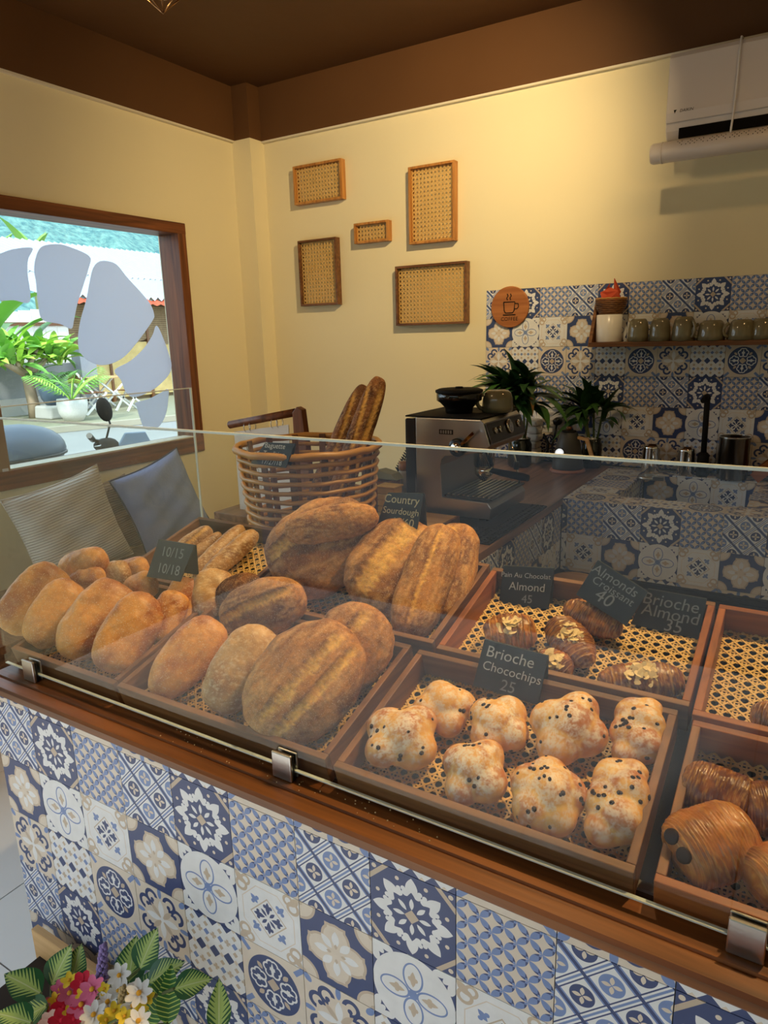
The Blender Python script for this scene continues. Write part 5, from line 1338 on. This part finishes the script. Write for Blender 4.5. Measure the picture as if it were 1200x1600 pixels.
# round stool seat behind the rear tray, hanging lamp, card by the window
st = Thing('round_stool', 'round pale wooden stool seat behind the almond croissant tray', 'stool', (.775, 2.02 - .22, 0))
sxy = K(898, 905, 'z', .60)
st.loc = (sxy.x, sxy.y, 0); st.o.location = st.loc
st.part('seat', MB().lathe((sxy.x, sxy.y, .57), [(.085, 0), (.095, .006), (.095, .024), (.088, .03), (0, .03)], 32), 'palewood')
for k in range(3): st.part('leg', MB().bar((sxy.x + .06 * math.cos(k * 2.09), sxy.y + .06 * math.sin(k * 2.09), .57), (sxy.x + .11 * math.cos(k * 2.09), sxy.y + .11 * math.sin(k * 2.09), .0), .022, .022, (1, 0, 0)), 'walnut')
pe = Thing('pendant_lamp', 'wire cage pendant lamp hanging from the ceiling at the top edge', 'lamp', (.04, .70, 2.95))
pc = K(252, -10, 'y', .72); hx = [pc + Vector((.062 * math.cos(a), .062 * math.sin(a), .01)) for a in [k * 1.0472 + .3 for k in range(6)]]
tipp = pc + Vector((0, 0, -.045)); hx2 = [pc + Vector((.085 * math.cos(a), .085 * math.sin(a), .10)) for a in [k * 1.0472 + .82 for k in range(6)]]; topp = pc + Vector((0, 0, .20))
M['brass'] = plain('copper_wire', (196, 150, 100), .25, .5, 1.0)
pe.loc = tuple(topp); pe.o.location = topp
def wire(a, b): pe.part('wire', MB().tube([a, b], .0017, 6), 'brass')
for k in range(6):
    wire(hx[k], hx[(k + 1) % 6]); wire(tipp, hx[k]); wire(hx[k], hx2[k]); wire(hx[(k + 1) % 6], hx2[k]); wire(hx2[k], hx2[(k + 1) % 6]); wire(hx2[k], topp)
pe.part('cord', MB().tube([topp, (topp.x, topp.y, ZC)], .003, 8), 'black'); pe.part('bulb', MB().ball(pc + Vector((0, 0, .09)), .028, 14), 'ceramic_white')
cdp = K(18, 745, 'x', XL + .02)
cd = Thing('cardboard_panel', 'brown cardboard panel standing on the window sill at the left edge', 'panel', (XL + .02, cdp.y, .972))
cd.part('sheet', MB().box(XL + .017, XL + .022, cdp.y - .30, cdp.y, .972, 1.282), plain('brown_cardboard', (168, 134, 100), .8)); cd.part('tape', MB().box(XL + .0225, XL + .0235, cdp.y - .04, cdp.y - .01, .972, .986), 'white')
# ---------------------------------------------------------------- planter of artificial flowers in front of the counter
def pal(name, rgb, rough=.6): M[name] = plain(name + '_petal', rgb, rough, .2, vary=.12, vscale=40)
pal('pink', (232, 120, 156)); pal('red', (208, 36, 60)); pal('whitef', (238, 236, 232)); pal('yellow', (238, 206, 60)); pal('lav', (134, 116, 170)); pal('tan', (176, 150, 104)); pal('orange', (226, 164, 50)); pal('peach', (240, 206, 186))
def variegated():
    m, nt, b = emat('variegated_leaf', .38, .45); E.nt = nt
    tc = nt.nodes.new('ShaderNodeTexCoord'); sp_ = nt.nodes.new('ShaderNodeSeparateXYZ'); nt.links.new(tc.outputs['Object'], sp_.inputs[0])
    x, y = E(sp_.outputs['X']), eabs(E(sp_.outputs['Y']))
    vein = E.op('SINE', (x - y * 1.1) * 62.0) * .5 + .5
    edge = emin(x, 1.0 - x) * .55 + .06
    pale = emin(y < (edge * (vein * .75 + .28)), x < .93)
    mx = nt.nodes.new('ShaderNodeMix'); mx.data_type = 'RGBA'; mx.inputs[6].default_value = sl(34, 88, 46); mx.inputs[7].default_value = sl(168, 190, 104)
    nt.links.new(pale.s, mx.inputs[0]); m2 = nt.nodes.new('ShaderNodeMix'); m2.data_type = 'RGBA'; m2.inputs[7].default_value = sl(196, 206, 150)
    nt.links.new(mx.outputs[2], m2.inputs[6]); nt.links.new((y < .012).s, m2.inputs[0]); nt.links.new(m2.outputs[2], b.inputs['Base Color']); return m
M['varleaf'] = variegated()
def striped():
    m, nt, b = emat('striped_fern_leaf', .42, .4); E.nt = nt
    tc = nt.nodes.new('ShaderNodeTexCoord'); sp_ = nt.nodes.new('ShaderNodeSeparateXYZ'); nt.links.new(tc.outputs['Object'], sp_.inputs[0])
    x, y = E(sp_.outputs['X']), eabs(E(sp_.outputs['Y']))
    s = E.op('SINE', (x - y * .5) * 80.0) > .72
    mx = nt.nodes.new('ShaderNodeMix'); mx.data_type = 'RGBA'; mx.inputs[6].default_value = sl(48, 104, 44); mx.inputs[7].default_value = sl(178, 200, 96)
    nt.links.new(emax(s, (y - x * .1) > .22).s, mx.inputs[0]); nt.links.new(mx.outputs[2], b.inputs['Base Color']); return m
M['stripeleaf'] = striped()
pb = Thing('flower_planter', 'pale wooden planter of artificial flowers and variegated leaves by the tiled counter', 'planter', (.30, -.17, 0))
px0, px1, py0, py1, ph_ = .10, .36, -.33, -.035, .165
pb.part('back_board', MB().box(px0, px1, py1 - .018, py1, 0, ph_ + .02), 'palewood', bevel=.002); pb.part('front_board', MB().box(px0, px1, py0, py0 + .018, 0, .06), 'palewood', bevel=.002)
pb.part('side_board', MB().box(px1 - .018, px1, py0 + .018, py1 - .03, 0, ph_), 'palewood', bevel=.002)
pb.part('soil', MB().box(px0 + .018, px1 - .018, py0 + .018, py1 - .018, .02, ph_ - .05), 'earth')
def fp(u, v, y): return K(u, v, 'y', y)
def heart_leaf(u, v, y, px_len, ang, mat='varleaf', wide=.44, tilt=.5):
    """leaf whose base is at the pixel; ang: direction on the photograph, degrees from right, counter-clockwise."""
    p = fp(u, v, y); L_ = PX(p, px_len); n = 9; mb = MB(); Pp = []
    for i in range(n + 1):
        t = i / n; w = wide * (math.sin(math.pi * min(1, t * 1.02 + .01)) ** .62) * (1.12 - .65 * t) if t < 1 else .002
        Pp.append([(t, -w, .10 * w - .22 * t * t), (t, -w * .5, .0 - .22 * t * t), (t, 0, -.03 - .22 * t * t), (t, w * .5, -.22 * t * t), (t, w, .10 * w - .22 * t * t)])
    me = mb.grid(Pp).mesh('leaf'); me.materials.append(M[mat])
    x = VIEWX * math.cos(R(ang)) + VIEWY * math.sin(R(ang)); zz = (CAM - p).normalized() * (1 - tilt) + Vector((0, 0, 1)) * tilt
    zz = (zz - x * zz.dot(x)).normalized(); yy = zz.cross(x)
    o = bpy.data.objects.new('leaf', me); COL.objects.link(o); o.parent = pb.o
    o.matrix_local = Matrix.Translation(p - Vector(pb.loc)) @ Matrix((x, yy, zz)).transposed().to_4x4() @ Matrix.Scale(L_, 4)
    pb.part('stem', MB().tube([p, Vector((min(p.x, px1 - .04), min(max(p.y, py0 + .04), py1 - .04), .10))], .0028, 6), 'stem')
for a in ((80, 1540, -.16, 62, 68), (112, 1532, -.13, 52, 78), (64, 1552, -.19, 66, 148), (74, 1570, -.20, 60, 205), (50, 1598, -.24, 60, 160),
          (200, 1535, -.12, 66, 82), (218, 1514, -.12, 62, 70), (222, 1570, -.14, 66, 62), (232, 1535, -.14, 60, 35), (272, 1545, -.15, 58, 20)): heart_leaf(*a)
heart_leaf(232, 1600, -.17, 84, 72, 'stripeleaf', .30); heart_leaf(262, 1600, -.16, 84, 88, 'stripeleaf', .26); heart_leaf(342, 1612, -.16, 74, 90, 'varleaf', .30, .2)
_fl = {}
def flower(u, v, y, px, kind, seed):
    p = fp(u, v, y); r = PX(p, px) / 2; rnd = random.Random(seed)
    pm, cm_, n, wid = {'pink': ('pink', 'orange', 6, .42), 'red': ('red', 'red', 6, .5), 'white': ('whitef', 'orange', 7, .36), 'yellow': ('yellow', 'orange', 5, .45), 'peach': ('peach', 'peach', 7, .5)}[kind]
    if kind not in _fl:
        mb = MB()
        for k in range(n):
            a = 6.2832 * k / n; c_, s_ = math.cos(a), math.sin(a); P = []
            for i in range(5):
                t = .12 + .88 * i / 4; w = wid * math.sin(math.pi * min(.97, .18 + .74 * t)) * (.55 + .5 * t); h = .22 * t * t + (.02 if k % 2 else 0)
                P.append([(t * c_ + w * q * s_, t * s_ - w * q * c_, h + .10 * w * abs(q) - (.06 if q == 0 else 0)) for q in (-1, 0, 1)])
            mb.grid(P)
        _fl[kind] = mb.mesh('flower'); _fl[kind].materials.append(M[pm])
        ce = MB().ball((0, 0, .10), (.20, .20, .14), 10).mesh('flower_center'); ce.materials.append(M[cm_]); _fl[kind + 'c'] = ce
    o = bpy.data.objects.new('flower', _fl[kind]); COL.objects.link(o); o.parent = pb.o
    z = ((CAM - p).normalized() * .6 + Vector((rnd.uniform(-.5, .5), rnd.uniform(-.4, .4), .8)) * .5).normalized()
    rot = Vector((0, 0, 1)).rotation_difference(z).to_matrix() @ Matrix.Rotation(rnd.random() * 6, 3, 'Z')
    o.matrix_local = Matrix.Translation(p - Vector(pb.loc)) @ rot.to_4x4() @ Matrix.Scale(r, 4)
    c_ = bpy.data.objects.new('flower_center', _fl[kind + 'c']); COL.objects.link(c_); c_.parent = o
    pb.part('stem', MB().tube([p, Vector((min(p.x, px1 - .04), min(max(p.y, py0 + .05), py1 - .05), .10))], .0022, 5), 'stem')
for i, a in enumerate(((52, 1576, -.20, 30, 'pink'), (74, 1576, -.19, 32, 'pink'), (108, 1552, -.17, 38, 'pink'), (127, 1570, -.19, 42, 'pink'), (144, 1546, -.17, 40, 'pink'), (93, 1546, -.16, 28, 'pink'),
    (100, 1574, -.18, 40, 'red'), (128, 1536, -.16, 34, 'red'), (96, 1596, -.21, 40, 'red'), (116, 1592, -.21, 36, 'red'), (60, 1590, -.21, 30, 'red'), (140, 1590, -.21, 28, 'peach'), (78, 1598, -.22, 34, 'peach'),
    (146, 1586, -.21, 40, 'white'), (168, 1566, -.18, 38, 'white'), (186, 1524, -.15, 36, 'white'), (217, 1552, -.18, 42, 'white'), (207, 1572, -.19, 36, 'white'), (216, 1596, -.21, 40, 'white'), (184, 1548, -.16, 30, 'white'), (204, 1592, -.2, 34, 'white'),
    (108, 1532, -.16, 26, 'yellow'), (86, 1562, -.18, 22, 'yellow'), (107, 1582, -.2, 20, 'yellow'), (166, 1594, -.21, 30, 'yellow'), (178, 1580, -.2, 28, 'yellow'), (194, 1588, -.21, 26, 'yellow'), (219, 1577, -.19, 26, 'yellow'), (231, 1560, -.17, 24, 'yellow'), (45, 1592, -.22, 26, 'yellow'), (163, 1545, -.17, 20, 'yellow'), (200, 1556, -.17, 24, 'yellow'), (128, 1553, -.18, 20, 'yellow'))): flower(*a, i)
def spike(name, u0, v0, u1, v1, y, px, m):
    a, b = fp(u0, v0, y), fp(u1, v1, y); mb = MB(); rnd = random.Random(u0); r = PX(a, px) / 2
    for k in range(46):
        t = k / 45; q = a.lerp(b, t); w = r * (1 - .6 * t); an = k * 2.4
        mb.ball(q + (VIEWX * math.cos(an) + VIEWZ * math.sin(an)) * w * .7, (r * .34, r * .34, r * .42), 6)
    o = pb.part(name, mb, m); pb.part('stem', MB().tube([b, a, Vector((min(a.x, px1 - .04), py1 - .09, .1))], .0025, 5), 'stem')
spike('lavender_spike', 158, 1536, 162, 1476, -.14, 22, 'lav'); spike('wheat_spike', 190, 1590, 192, 1542, -.18, 20, 'tan')

# ---------------------------------------------------------------- the street seen through the window
M['road'] = plain('grey_asphalt', (150, 148, 144), .9, .1, vary=.10, vscale=1.2); M['pave'] = plain('mossy_pavement', (150, 146, 122), .9, .1, vary=.15, vscale=1.5)
M['kerb'] = plain('kerb_stone', (176, 166, 146), .9, .1, vary=.12, vscale=2)
struct('ground', MB().box(-60, 60, -60, 60, -.30, -.105), 'road')
struct('street_pavement', MB().prism([(-10.95, 7.0, -.10), (-10.1, 9.6, -.10), (-8.6, 14.5, -.10), (-7, 22, -.10), (-30, 22, -.10), (-30, 3, -.10), (-12, 3, -.10)], (0, 0, .10)), 'pave')
struct('kerb', MB().prism([(-10.95, 7.0, -.10), (-10.1, 9.6, -.10), (-8.6, 14.5, -.10), (-8.45, 14.5, -.10), (-9.95, 9.6, -.10), (-10.8, 7.0, -.10)], (0, 0, .115)), 'kerb')
HX = -14.5
def house_y(u, v): return K(u, v, 'x', HX)
hs = Thing('bamboo_house', 'street house with bamboo blind walls under a pale corrugated roof', 'house', (HX, 12, 0))
def bamboo(name, c1, c2, f):
    m, nt, b = emat(name, .8, .1); E.nt = nt
    tc = nt.nodes.new('ShaderNodeTexCoord'); sp_ = nt.nodes.new('ShaderNodeSeparateXYZ'); nt.links.new(tc.outputs['Object'], sp_.inputs[0])
    no = nt.nodes.new('ShaderNodeTexNoise'); no.inputs['Scale'].default_value = 6; nt.links.new(tc.outputs['Object'], no.inputs['Vector'])
    s = E.op('SINE', E(sp_.outputs['Z']) * f) * .25 + E(no.outputs[0]) * .7 + .05
    mx = nt.nodes.new('ShaderNodeMix'); mx.data_type = 'RGBA'; mx.inputs[6].default_value = sl(*c1); mx.inputs[7].default_value = sl(*c2)
    nt.links.new(s.s, mx.inputs[0]); nt.links.new(mx.outputs[2], b.inputs['Base Color']); return m
M['bamboo'] = bamboo('bamboo_blind_slats', (176, 148, 88), (244, 220, 158), 160); M['thatch'] = bamboo('weathered_bamboo', (104, 86, 66), (170, 146, 112), 110)
y0h = 10.3
hs.part('rear_wall', MB().box(HX - .30, HX - .12, y0h, 22, 0, 2.62), 'thatch')
for k in range(8):
    ya_ = y0h + k * 1.32
    hs.part('bamboo_blind', MB().box(HX - .06, HX - .03, ya_ + .03, ya_ + 1.29, .10, 1.55), 'bamboo'); hs.part('post', MB().box(HX - .09, HX + .01, ya_ - .05, ya_ + .02, 0, 2.62), 'walnut')
    hs.part('rolled_blind', MB().prism([(HX - .05, ya_ + .02 + 1.29 * i / 8, 1.56 + .18 * abs(i - 4) / 4 - .10) for i in range(9)] + [(HX - .05, ya_ + 1.31, 2.5), (HX - .05, ya_ + .02, 2.5)], (.03, 0, 0)), 'thatch')
M['sheet'] = plain('pale_corrugated_sheet', (160, 166, 172), .5, .4, vary=.06, vscale=3); M['rust'] = plain('rusty_red_sheet', (188, 92, 66), .8, .1, vary=.2, vscale=3)
def corrugated(p0, p1, q0, q1, n, amp): # eave p0-p1, ridge q0-q1
    P = []
    for i in range(n + 1):
        t = i / n; a = Vector(p0).lerp(Vector(p1), t); b = Vector(q0).lerp(Vector(q1), t); h = amp * math.sin(i * math.pi * .5)
        P.append([a + Vector((0, 0, h)), a.lerp(b, .5) + Vector((0, 0, h)), b + Vector((0, 0, h))])
    return MB().grid(P)
for k in range(6):
    yA, yB_ = 9.6 + k * 2.1, 9.6 + k * 2.1 + 2.12
    hs.part('roof_sheet', corrugated((HX + .55, yA, 2.66), (HX + .55, yB_, 2.66), (HX - 3.2, yA, 3.55), (HX - 3.2, yB_, 3.55), 36, .05), 'sheet')
    hs.part('upper_roof_sheet', corrugated((HX - 2.9, yA, 3.50), (HX - 2.9, yB_, 3.50), (HX - 7, yA, 4.95), (HX - 7, yB_, 4.95), 36, .05), 'sheet')
    hs.part('rusty_eave', corrugated((HX + .68, yA, 2.50), (HX + .68, yB_, 2.50), (HX + .50, yA, 2.64), (HX + .50, yB_, 2.64), 30, .025), 'rust')
cw = Thing('garden_wall', 'grey concrete wall with a white washed board fence on top across the street', 'wall', (HX + .6, 8.5, 0))
cw.part('wall_panel', MB().box(HX + .5, HX + .7, 4, 10.02, -.02, 1.10), plain('stained_concrete', (150, 150, 148), .9, .1, vary=.2, vscale=2)); cw.part('base_course', MB().box(HX + .7, HX + .78, 4, 10.0, -.02, .38), 'plaster')
cw.part('corner_post', MB().box(HX + .62, HX + .95, 10.02, 10.45, -.02, 1.50), plain('grey_post', (166, 170, 178), .9, .1))
for k in range(20): cw.part('fence_board', MB().box(HX + .1, HX + .13, 4.2 + k * .31, 4.2 + k * .31 + .29, 1.0, 2.30 + .03 * (k % 3)), 'ceramic_white')
cw.part('fence_rail', MB().box(HX + .13, HX + .18, 4.2, 10.4, 1.98, 2.06), 'walnut')
# plumeria tree
M['lime'] = plain('bright_lime_leaf', (172, 214, 82), .45, .3, vary=.2, vscale=2); M['midleaf'] = plain('fresh_green_leaf', (120, 176, 76), .5, .3, vary=.2, vscale=2); M['bark'] = plain('pale_bark', (168, 148, 122), .9, .1, vary=.25, vscale=6)
TX = -12.9
def O(u, v, x=TX): return K(u, v, 'x', x)
tr = Thing('plumeria_tree', 'small tree with bright lime green leaf clusters in front of the grey wall', 'tree', (TX, O(58, 655).y, 0))
b0 = O(58, 658); b0.z = 0.0; f1_ = O(42, 586); t1_, t2_, t3_ = O(20, 548), O(58, 545), O(80, 548)
tr.part('trunk', MB().tube([b0, O(52, 630), O(46, 605), f1_], [.15, .12, .11, .10], 10), 'bark')
for e_, mid in ((t1_, O(30, 575)), (t2_, O(48, 566)), (t3_, O(66, 568)), (O(-10, 560), O(15, 572))): tr.part('branch', MB().tube([f1_, mid, e_], [.09, .06, .035], 8), 'bark')
_lm = {m: strap_leaf(1, .13, .42, m) for m in ('lime', 'midleaf')}
rnd = random.Random(12)
for tip_ in (t1_, t2_, t3_, O(40, 556), O(5, 552), O(92, 556), O(-10, 556)):
    for k in range(20):
        leaf_at(tr, _lm['lime' if rnd.random() < .6 else 'midleaf'], tip_ + Vector((rnd.uniform(-.2, .2), rnd.uniform(-.15, .15), rnd.uniform(-.25, .12))), rnd.random() * 6.28, rnd.uniform(-.5, .9), rnd.uniform(.52, .80), rnd.uniform(-.6, .6))
bnp = Thing('ribbed_plant', 'big ribbed palm like leaf rising behind the lime green tree', 'plant', O(-10, 640, -13.55))
for (u, v, yaw, pit, s, m) in ((-15, 528, .35, .55, 2.0, 'midleaf'), (20, 530, 1.1, .35, 1.7, 'midleaf'), (50, 545, 1.4, .7, 1.3, 'leaf2'), (-25, 560, 2.0, .6, 1.6, 'leaf2')): leaf_at(bnp, strap_leaf(1, .17, .5, m), O(u, v, -13.55), yaw, pit, s)
bnp.part('stem', MB().tube([O(-10, 640, -13.55), O(-12, 560, -13.55)], .08, 8), 'stem')
for (u, lab) in ((54, 'banana leaf clump rising above the pale roof against the hill'), (0, 'second banana leaf clump at the left end of the roof line')):
    p = K(u, 420, 'x', -24 if u else -26); t = Thing('banana_plant', lab, 'plant', (p.x, p.y, 0)); t.part('stem', MB().tube([(p.x, p.y, 0), (p.x, p.y, p.z)], .14, 8), 'stem')
    for k in range(4): leaf_at(t, strap_leaf(1, .16, .3, 'midleaf'), (p.x, p.y, p.z), .4 + k * 1.4, .9, 1.5 + .2 * k)
def pot(label, u, v, x, r, h, m):
    p = K(u, v, 'x', x); t = Thing('plant_pot', label, 'pot', (p.x, p.y, 0.0)); z = .0005
    t.part('body', MB().lathe((p.x, p.y, z), [(r * .6, 0), (r * .9, h * .35), (r, h * .75), (r * .95, h), (r * .85, h), (r * .8, h * .8), (0, h * .75)], 24), m); t.part('soil', MB().lathe((p.x, p.y, h * .76), [(r * .8, 0), (0, .01)], 20), 'earth'); return t, p
M['terrazzo'] = plain('speckled_white_pot', (216, 212, 204), .7, .3, vary=.25, vscale=60)
pt1, pp = pot('white speckled pot holding a palm across the street', 116, 655, -11.4, .30, .46, 'terrazzo')
def frond(t, p, yaw, L_, arch, m='midleaf', n=14):
    mb = MB(); d = Vector((math.cos(yaw), math.sin(yaw), 0)); sd = Vector((-d.y, d.x, 0)); pts = [p + d * L_ * (q / n) * .7 + Vector((0, 0, L_ * (1.0 * (q / n) - arch * (q / n) ** 2))) for q in range(n + 1)]
    mb.tube(pts, [.015 * (1 - .8 * q / n) for q in range(n + 1)], 5)
    for q in range(3, n + 1):
        for s in (-1, 1):
            l = L_ * .30 * math.sin(math.pi * q / (n + 1.5)); a = pts[q]; e_ = a + sd * s * l + d * l * .5 + Vector((0, 0, -l * .35))
            mb.prism([a, a.lerp(e_, .5) + d * .02, e_, a.lerp(e_, .5) - d * .02], (0, 0, .003))
    t.part('frond', mb, m)
for k in range(9): frond(pt1, Vector((pp.x, pp.y, .40)), k * .7 + .3, .95 + .12 * (k % 3), .45 + .1 * (k % 2), 'midleaf' if k % 3 else 'lime')
pt2, pp2 = pot('dark blue grey pot standing on a pale stone beside the speckled pot', 88, 640, -12.4, .30, .42, plain('blue_grey_pot', (78, 96, 112), .5))
pt2.o.location.z = .28
for k in range(5): frond(pt2, Vector((pp2.x, pp2.y, .40)), k * 1.26, .7, .6, 'leaf2')
stn = Thing('stone_block', 'pale rough stone under the blue grey pot', 'stone', (pp2.x, pp2.y, 0)); stn.part('block', MB().prism([(pp2.x - .3, pp2.y - .34, .0), (pp2.x + .3, pp2.y - .34, .0), (pp2.x + .36, pp2.y + .34, .0), (pp2.x - .3, pp2.y + .34, .0)], (.02, .02, .279)), 'plaster', bevel=.04)
# folding table and chairs
M['whitewood'] = plain('white_painted_wood', (226, 222, 214), .6)
tp = K(172, 655, 'x', -13.2); tp.z = 0
ft = Thing('folding_table', 'small white folding table in front of the bamboo blinds', 'table', tp); yy0 = tp.y
ft.part('tabletop', MB().box(tp.x - .35, tp.x + .35, yy0 - .55, yy0 + .45, .72, .755), 'palewood', bevel=.005)
for s in (-.28, .28):
    for q in (-1, 1): ft.part('leg', MB().bar((tp.x + s, yy0 - .42 * q, .001), (tp.x + s + .03 * q, yy0 + .42 * q, .72), .045, .03, (1, 0, 0)), 'whitewood')
ft.part('brace', MB().bar((tp.x - .28, yy0, .36), (tp.x + .28, yy0, .36), .03, .03), 'whitewood')
def fchair(label, u, v, x, face):
    p = K(u, v, 'x', x); p.z = 0; t = Thing('folding_chair', label, 'chair', p, None); d = Vector((0, face, 0))
    for s in (-.2, .2):
        o = Vector((s, 0, 0))
        t.part('leg', MB().bar(p + o - d * .30 + Vector((0, 0, .001)), p + o + d * .28 + Vector((0, 0, .46)), .045, .03, (1, 0, 0)), 'whitewood'); t.part('back_post', MB().bar(p + o + d * .30 + Vector((0, 0, .001)), p + o - d * .42 + Vector((0, 0, .92)), .045, .03, (1, 0, 0)), 'whitewood')
    for k in range(4): t.part('seat_slat', MB().box(p.x - .22, p.x + .22, p.y - .20 + k * .11, p.y - .11 + k * .11, .462, .484), 'walnut')
    t.part('back_rest', MB().bar(p - d * .35 + Vector((-.22, 0, .80)), p - d * .35 + Vector((.22, 0, .80)), .02, .20), 'walnut')
fchair('folding chair left of the white table with its back to the palm', 146, 656, -12.3, 1); fchair('folding chair right of the white table in front of the bamboo', 208, 648, -12.1, -1)
# parked scooter outside the window
sx_ = -3.0
M['scooter'] = plain('dark_scooter_plastic', (48, 54, 66), .18, .6); M['seatvinyl'] = plain('grey_blue_vinyl', (74, 84, 100), .35, .5)
def Q(u, v): return K(u, v, 'x', sx_)
sc_ = Thing('scooter', 'dark parked scooter with a round mirror just outside the window', 'scooter', (sx_, 2.3, -.105))
hb, mr = Q(160, 690), Q(163, 640); yb0 = Q(50, 700).y
for yy_ in (1.55, 2.95):
    w_ = sc_.part('wheel', MB().tube([(sx_, yy_ + .21 * math.cos(a), .16 + .21 * math.sin(a)) for a in [k * .3142 for k in range(20)]], .055, 8, closed=True), 'black'); sc_.part('hub', MB().lathe((sx_ - .04, yy_, .16), [(.12, 0), (.12, .08), (0, .08)], 16, 0, (1, 0, 0)), 'steel', w_)
sc_.part('body', MB().prism([(sx_ - .13, 1.5, .30), (sx_ - .13, 1.45, .62), (sx_ - .13, 2.30, .60), (sx_ - .13, 2.42, .32), (sx_ - .13, 2.72, .28), (sx_ - .13, 2.86, .70), (sx_ - .13, 2.94, .66), (sx_ - .13, 2.86, .18), (sx_ - .13, 1.9, .12)], (.26, 0, 0)), 'scooter', bevel=.04)
sc_.part('seat', MB().prism([(sx_ - .15, 1.46, .62), (sx_ - .15, 2.34, .60), (sx_ - .15, 2.30, .70), (sx_ - .15, 1.8, .73), (sx_ - .15, 1.46, .72)], (.30, 0, 0)), 'seatvinyl', bevel=.04)
tb0 = Q(-20, 745); tpz = Q(50, 664).z; bot = Q(50, 742).z; ye = Q(97, 700).y
tc_ = MB().ball((sx_, ye - .36, (bot + tpz) / 2), (.22, .37, (tpz - bot) / 2 + .02), 28)
tc_.v = [(x, y, (bot + tpz) / 2 + (z - (bot + tpz) / 2) * (1.0 if z > (bot + tpz) / 2 else .85)) for x, y, z in tc_.v]
bx_ = sc_.part('top_case', tc_, 'seatvinyl', label='grey top case')
sc_.part('case_rim', MB().tube([(sx_ + .216 * math.cos(k * .2618), ye - .36 + .364 * math.sin(k * .2618), (bot + tpz) / 2 - .03) for k in range(24)], .012, 8, closed=True), 'black', bx_)
sc_.part('handlebar', MB().tube([Q(132, 682) + Vector((.06, 0, 0)), Q(148, 688), hb, Q(180, 692) + Vector((-.1, 0, 0))], [.016, .013, .013, .016], 10), 'black')
sc_.part('grip', MB().tube([Q(130, 680) + Vector((.07, 0, 0)), Q(145, 687)], .022, 10), 'black'); sc_.part('control_pod', MB().ball(hb + Vector((0, .03, -.03)), (.08, .10, .055), 14), 'mattblack')
sc_.part('brake_lever', MB().tube([hb, Q(150, 696) + Vector((.05, 0, 0)), Q(140, 697) + Vector((.06, 0, 0))], .006, 6), 'steel')
sc_.part('steering_column', MB().tube([hb + Vector((0, .03, -.05)), (sx_, 2.90, .30)], .04, 10), 'black')
sc_.part('mirror_stem', MB().tube([hb + Vector((0, .03, 0)), Q(172, 662), Q(168, 650)], .008, 8), 'black')
sc_.part('mirror', MB().ball(mr, (.03, .065, .095), 18, 0, Matrix.Rotation(R(18), 3, 'X')), 'mattblack')
wsp = [Q(180, 706), Q(196, 676), Q(228, 674), Q(243, 702)]
sc_.part('windscreen', MB().prism([p + Vector((-.02, 0, 0)) for p in wsp], (.02, 0, 0)), plain('smoked_screen', (96, 112, 132), .1, .6), bevel=.01)
sc_.part('front_cowl', MB().prism([Q(178, 708), Q(244, 704), Vector((sx_, 3.05, .35)), Vector((sx_, 2.75, .35))], (.10, 0, 0)), 'scooter', bevel=.03)
# hillside
def hill():
    m, nt, b = emat('hazy_forested_hill', .95, .05); tc = nt.nodes.new('ShaderNodeTexCoord')
    no = nt.nodes.new('ShaderNodeTexNoise'); no.inputs['Scale'].default_value = 1.4; no.inputs['Detail'].default_value = 8; no.inputs['Roughness'].default_value = .7; nt.links.new(tc.outputs['Object'], no.inputs['Vector'])
    rp = nt.nodes.new('ShaderNodeValToRGB'); rp.color_ramp.elements[0].position = .36; rp.color_ramp.elements[0].color = sl(64, 104, 108); rp.color_ramp.elements[1].position = .64; rp.color_ramp.elements[1].color = sl(118, 158, 146)  # bluish distance haze is mixed into both forest colours
    nt.links.new(no.outputs[0], rp.inputs[0]); nt.links.new(rp.outputs[0], b.inputs['Base Color']); return m
ny, nx_ = 90, 40; P = []
for i in range(nx_):
    row = []
    for j in range(ny):
        x = -45 - i * 3.2; y = 5 + j * 1.9; row.append((x, y, 0))
    P.append(row)
A_ = np.array(P).reshape(-1, 3); hgt = (-A_[:, 0] - 45) * (.62 - .0022 * np.clip(A_[:, 1] - 30, 0, 200)); A_[:, 2] = np.clip(hgt, 0, 60) + (fbm(A_, .05, 3, 3) - .5) * 9 + (fbm(A_, .5, 8, 3) - .5) * 3.2 - 1
struct('hillside_ground', MB().grid(A_.reshape(nx_, ny, 3)), hill())

struct('added_sky_blocker', MB().box(-16, 16, -10.2, -10, -.1, 4.3), plain('dark_green_blocker', (62, 76, 58), .95, .05, vary=.3, vscale=1.5))  # added out of view: dark screen keeping low sky off the backsplash
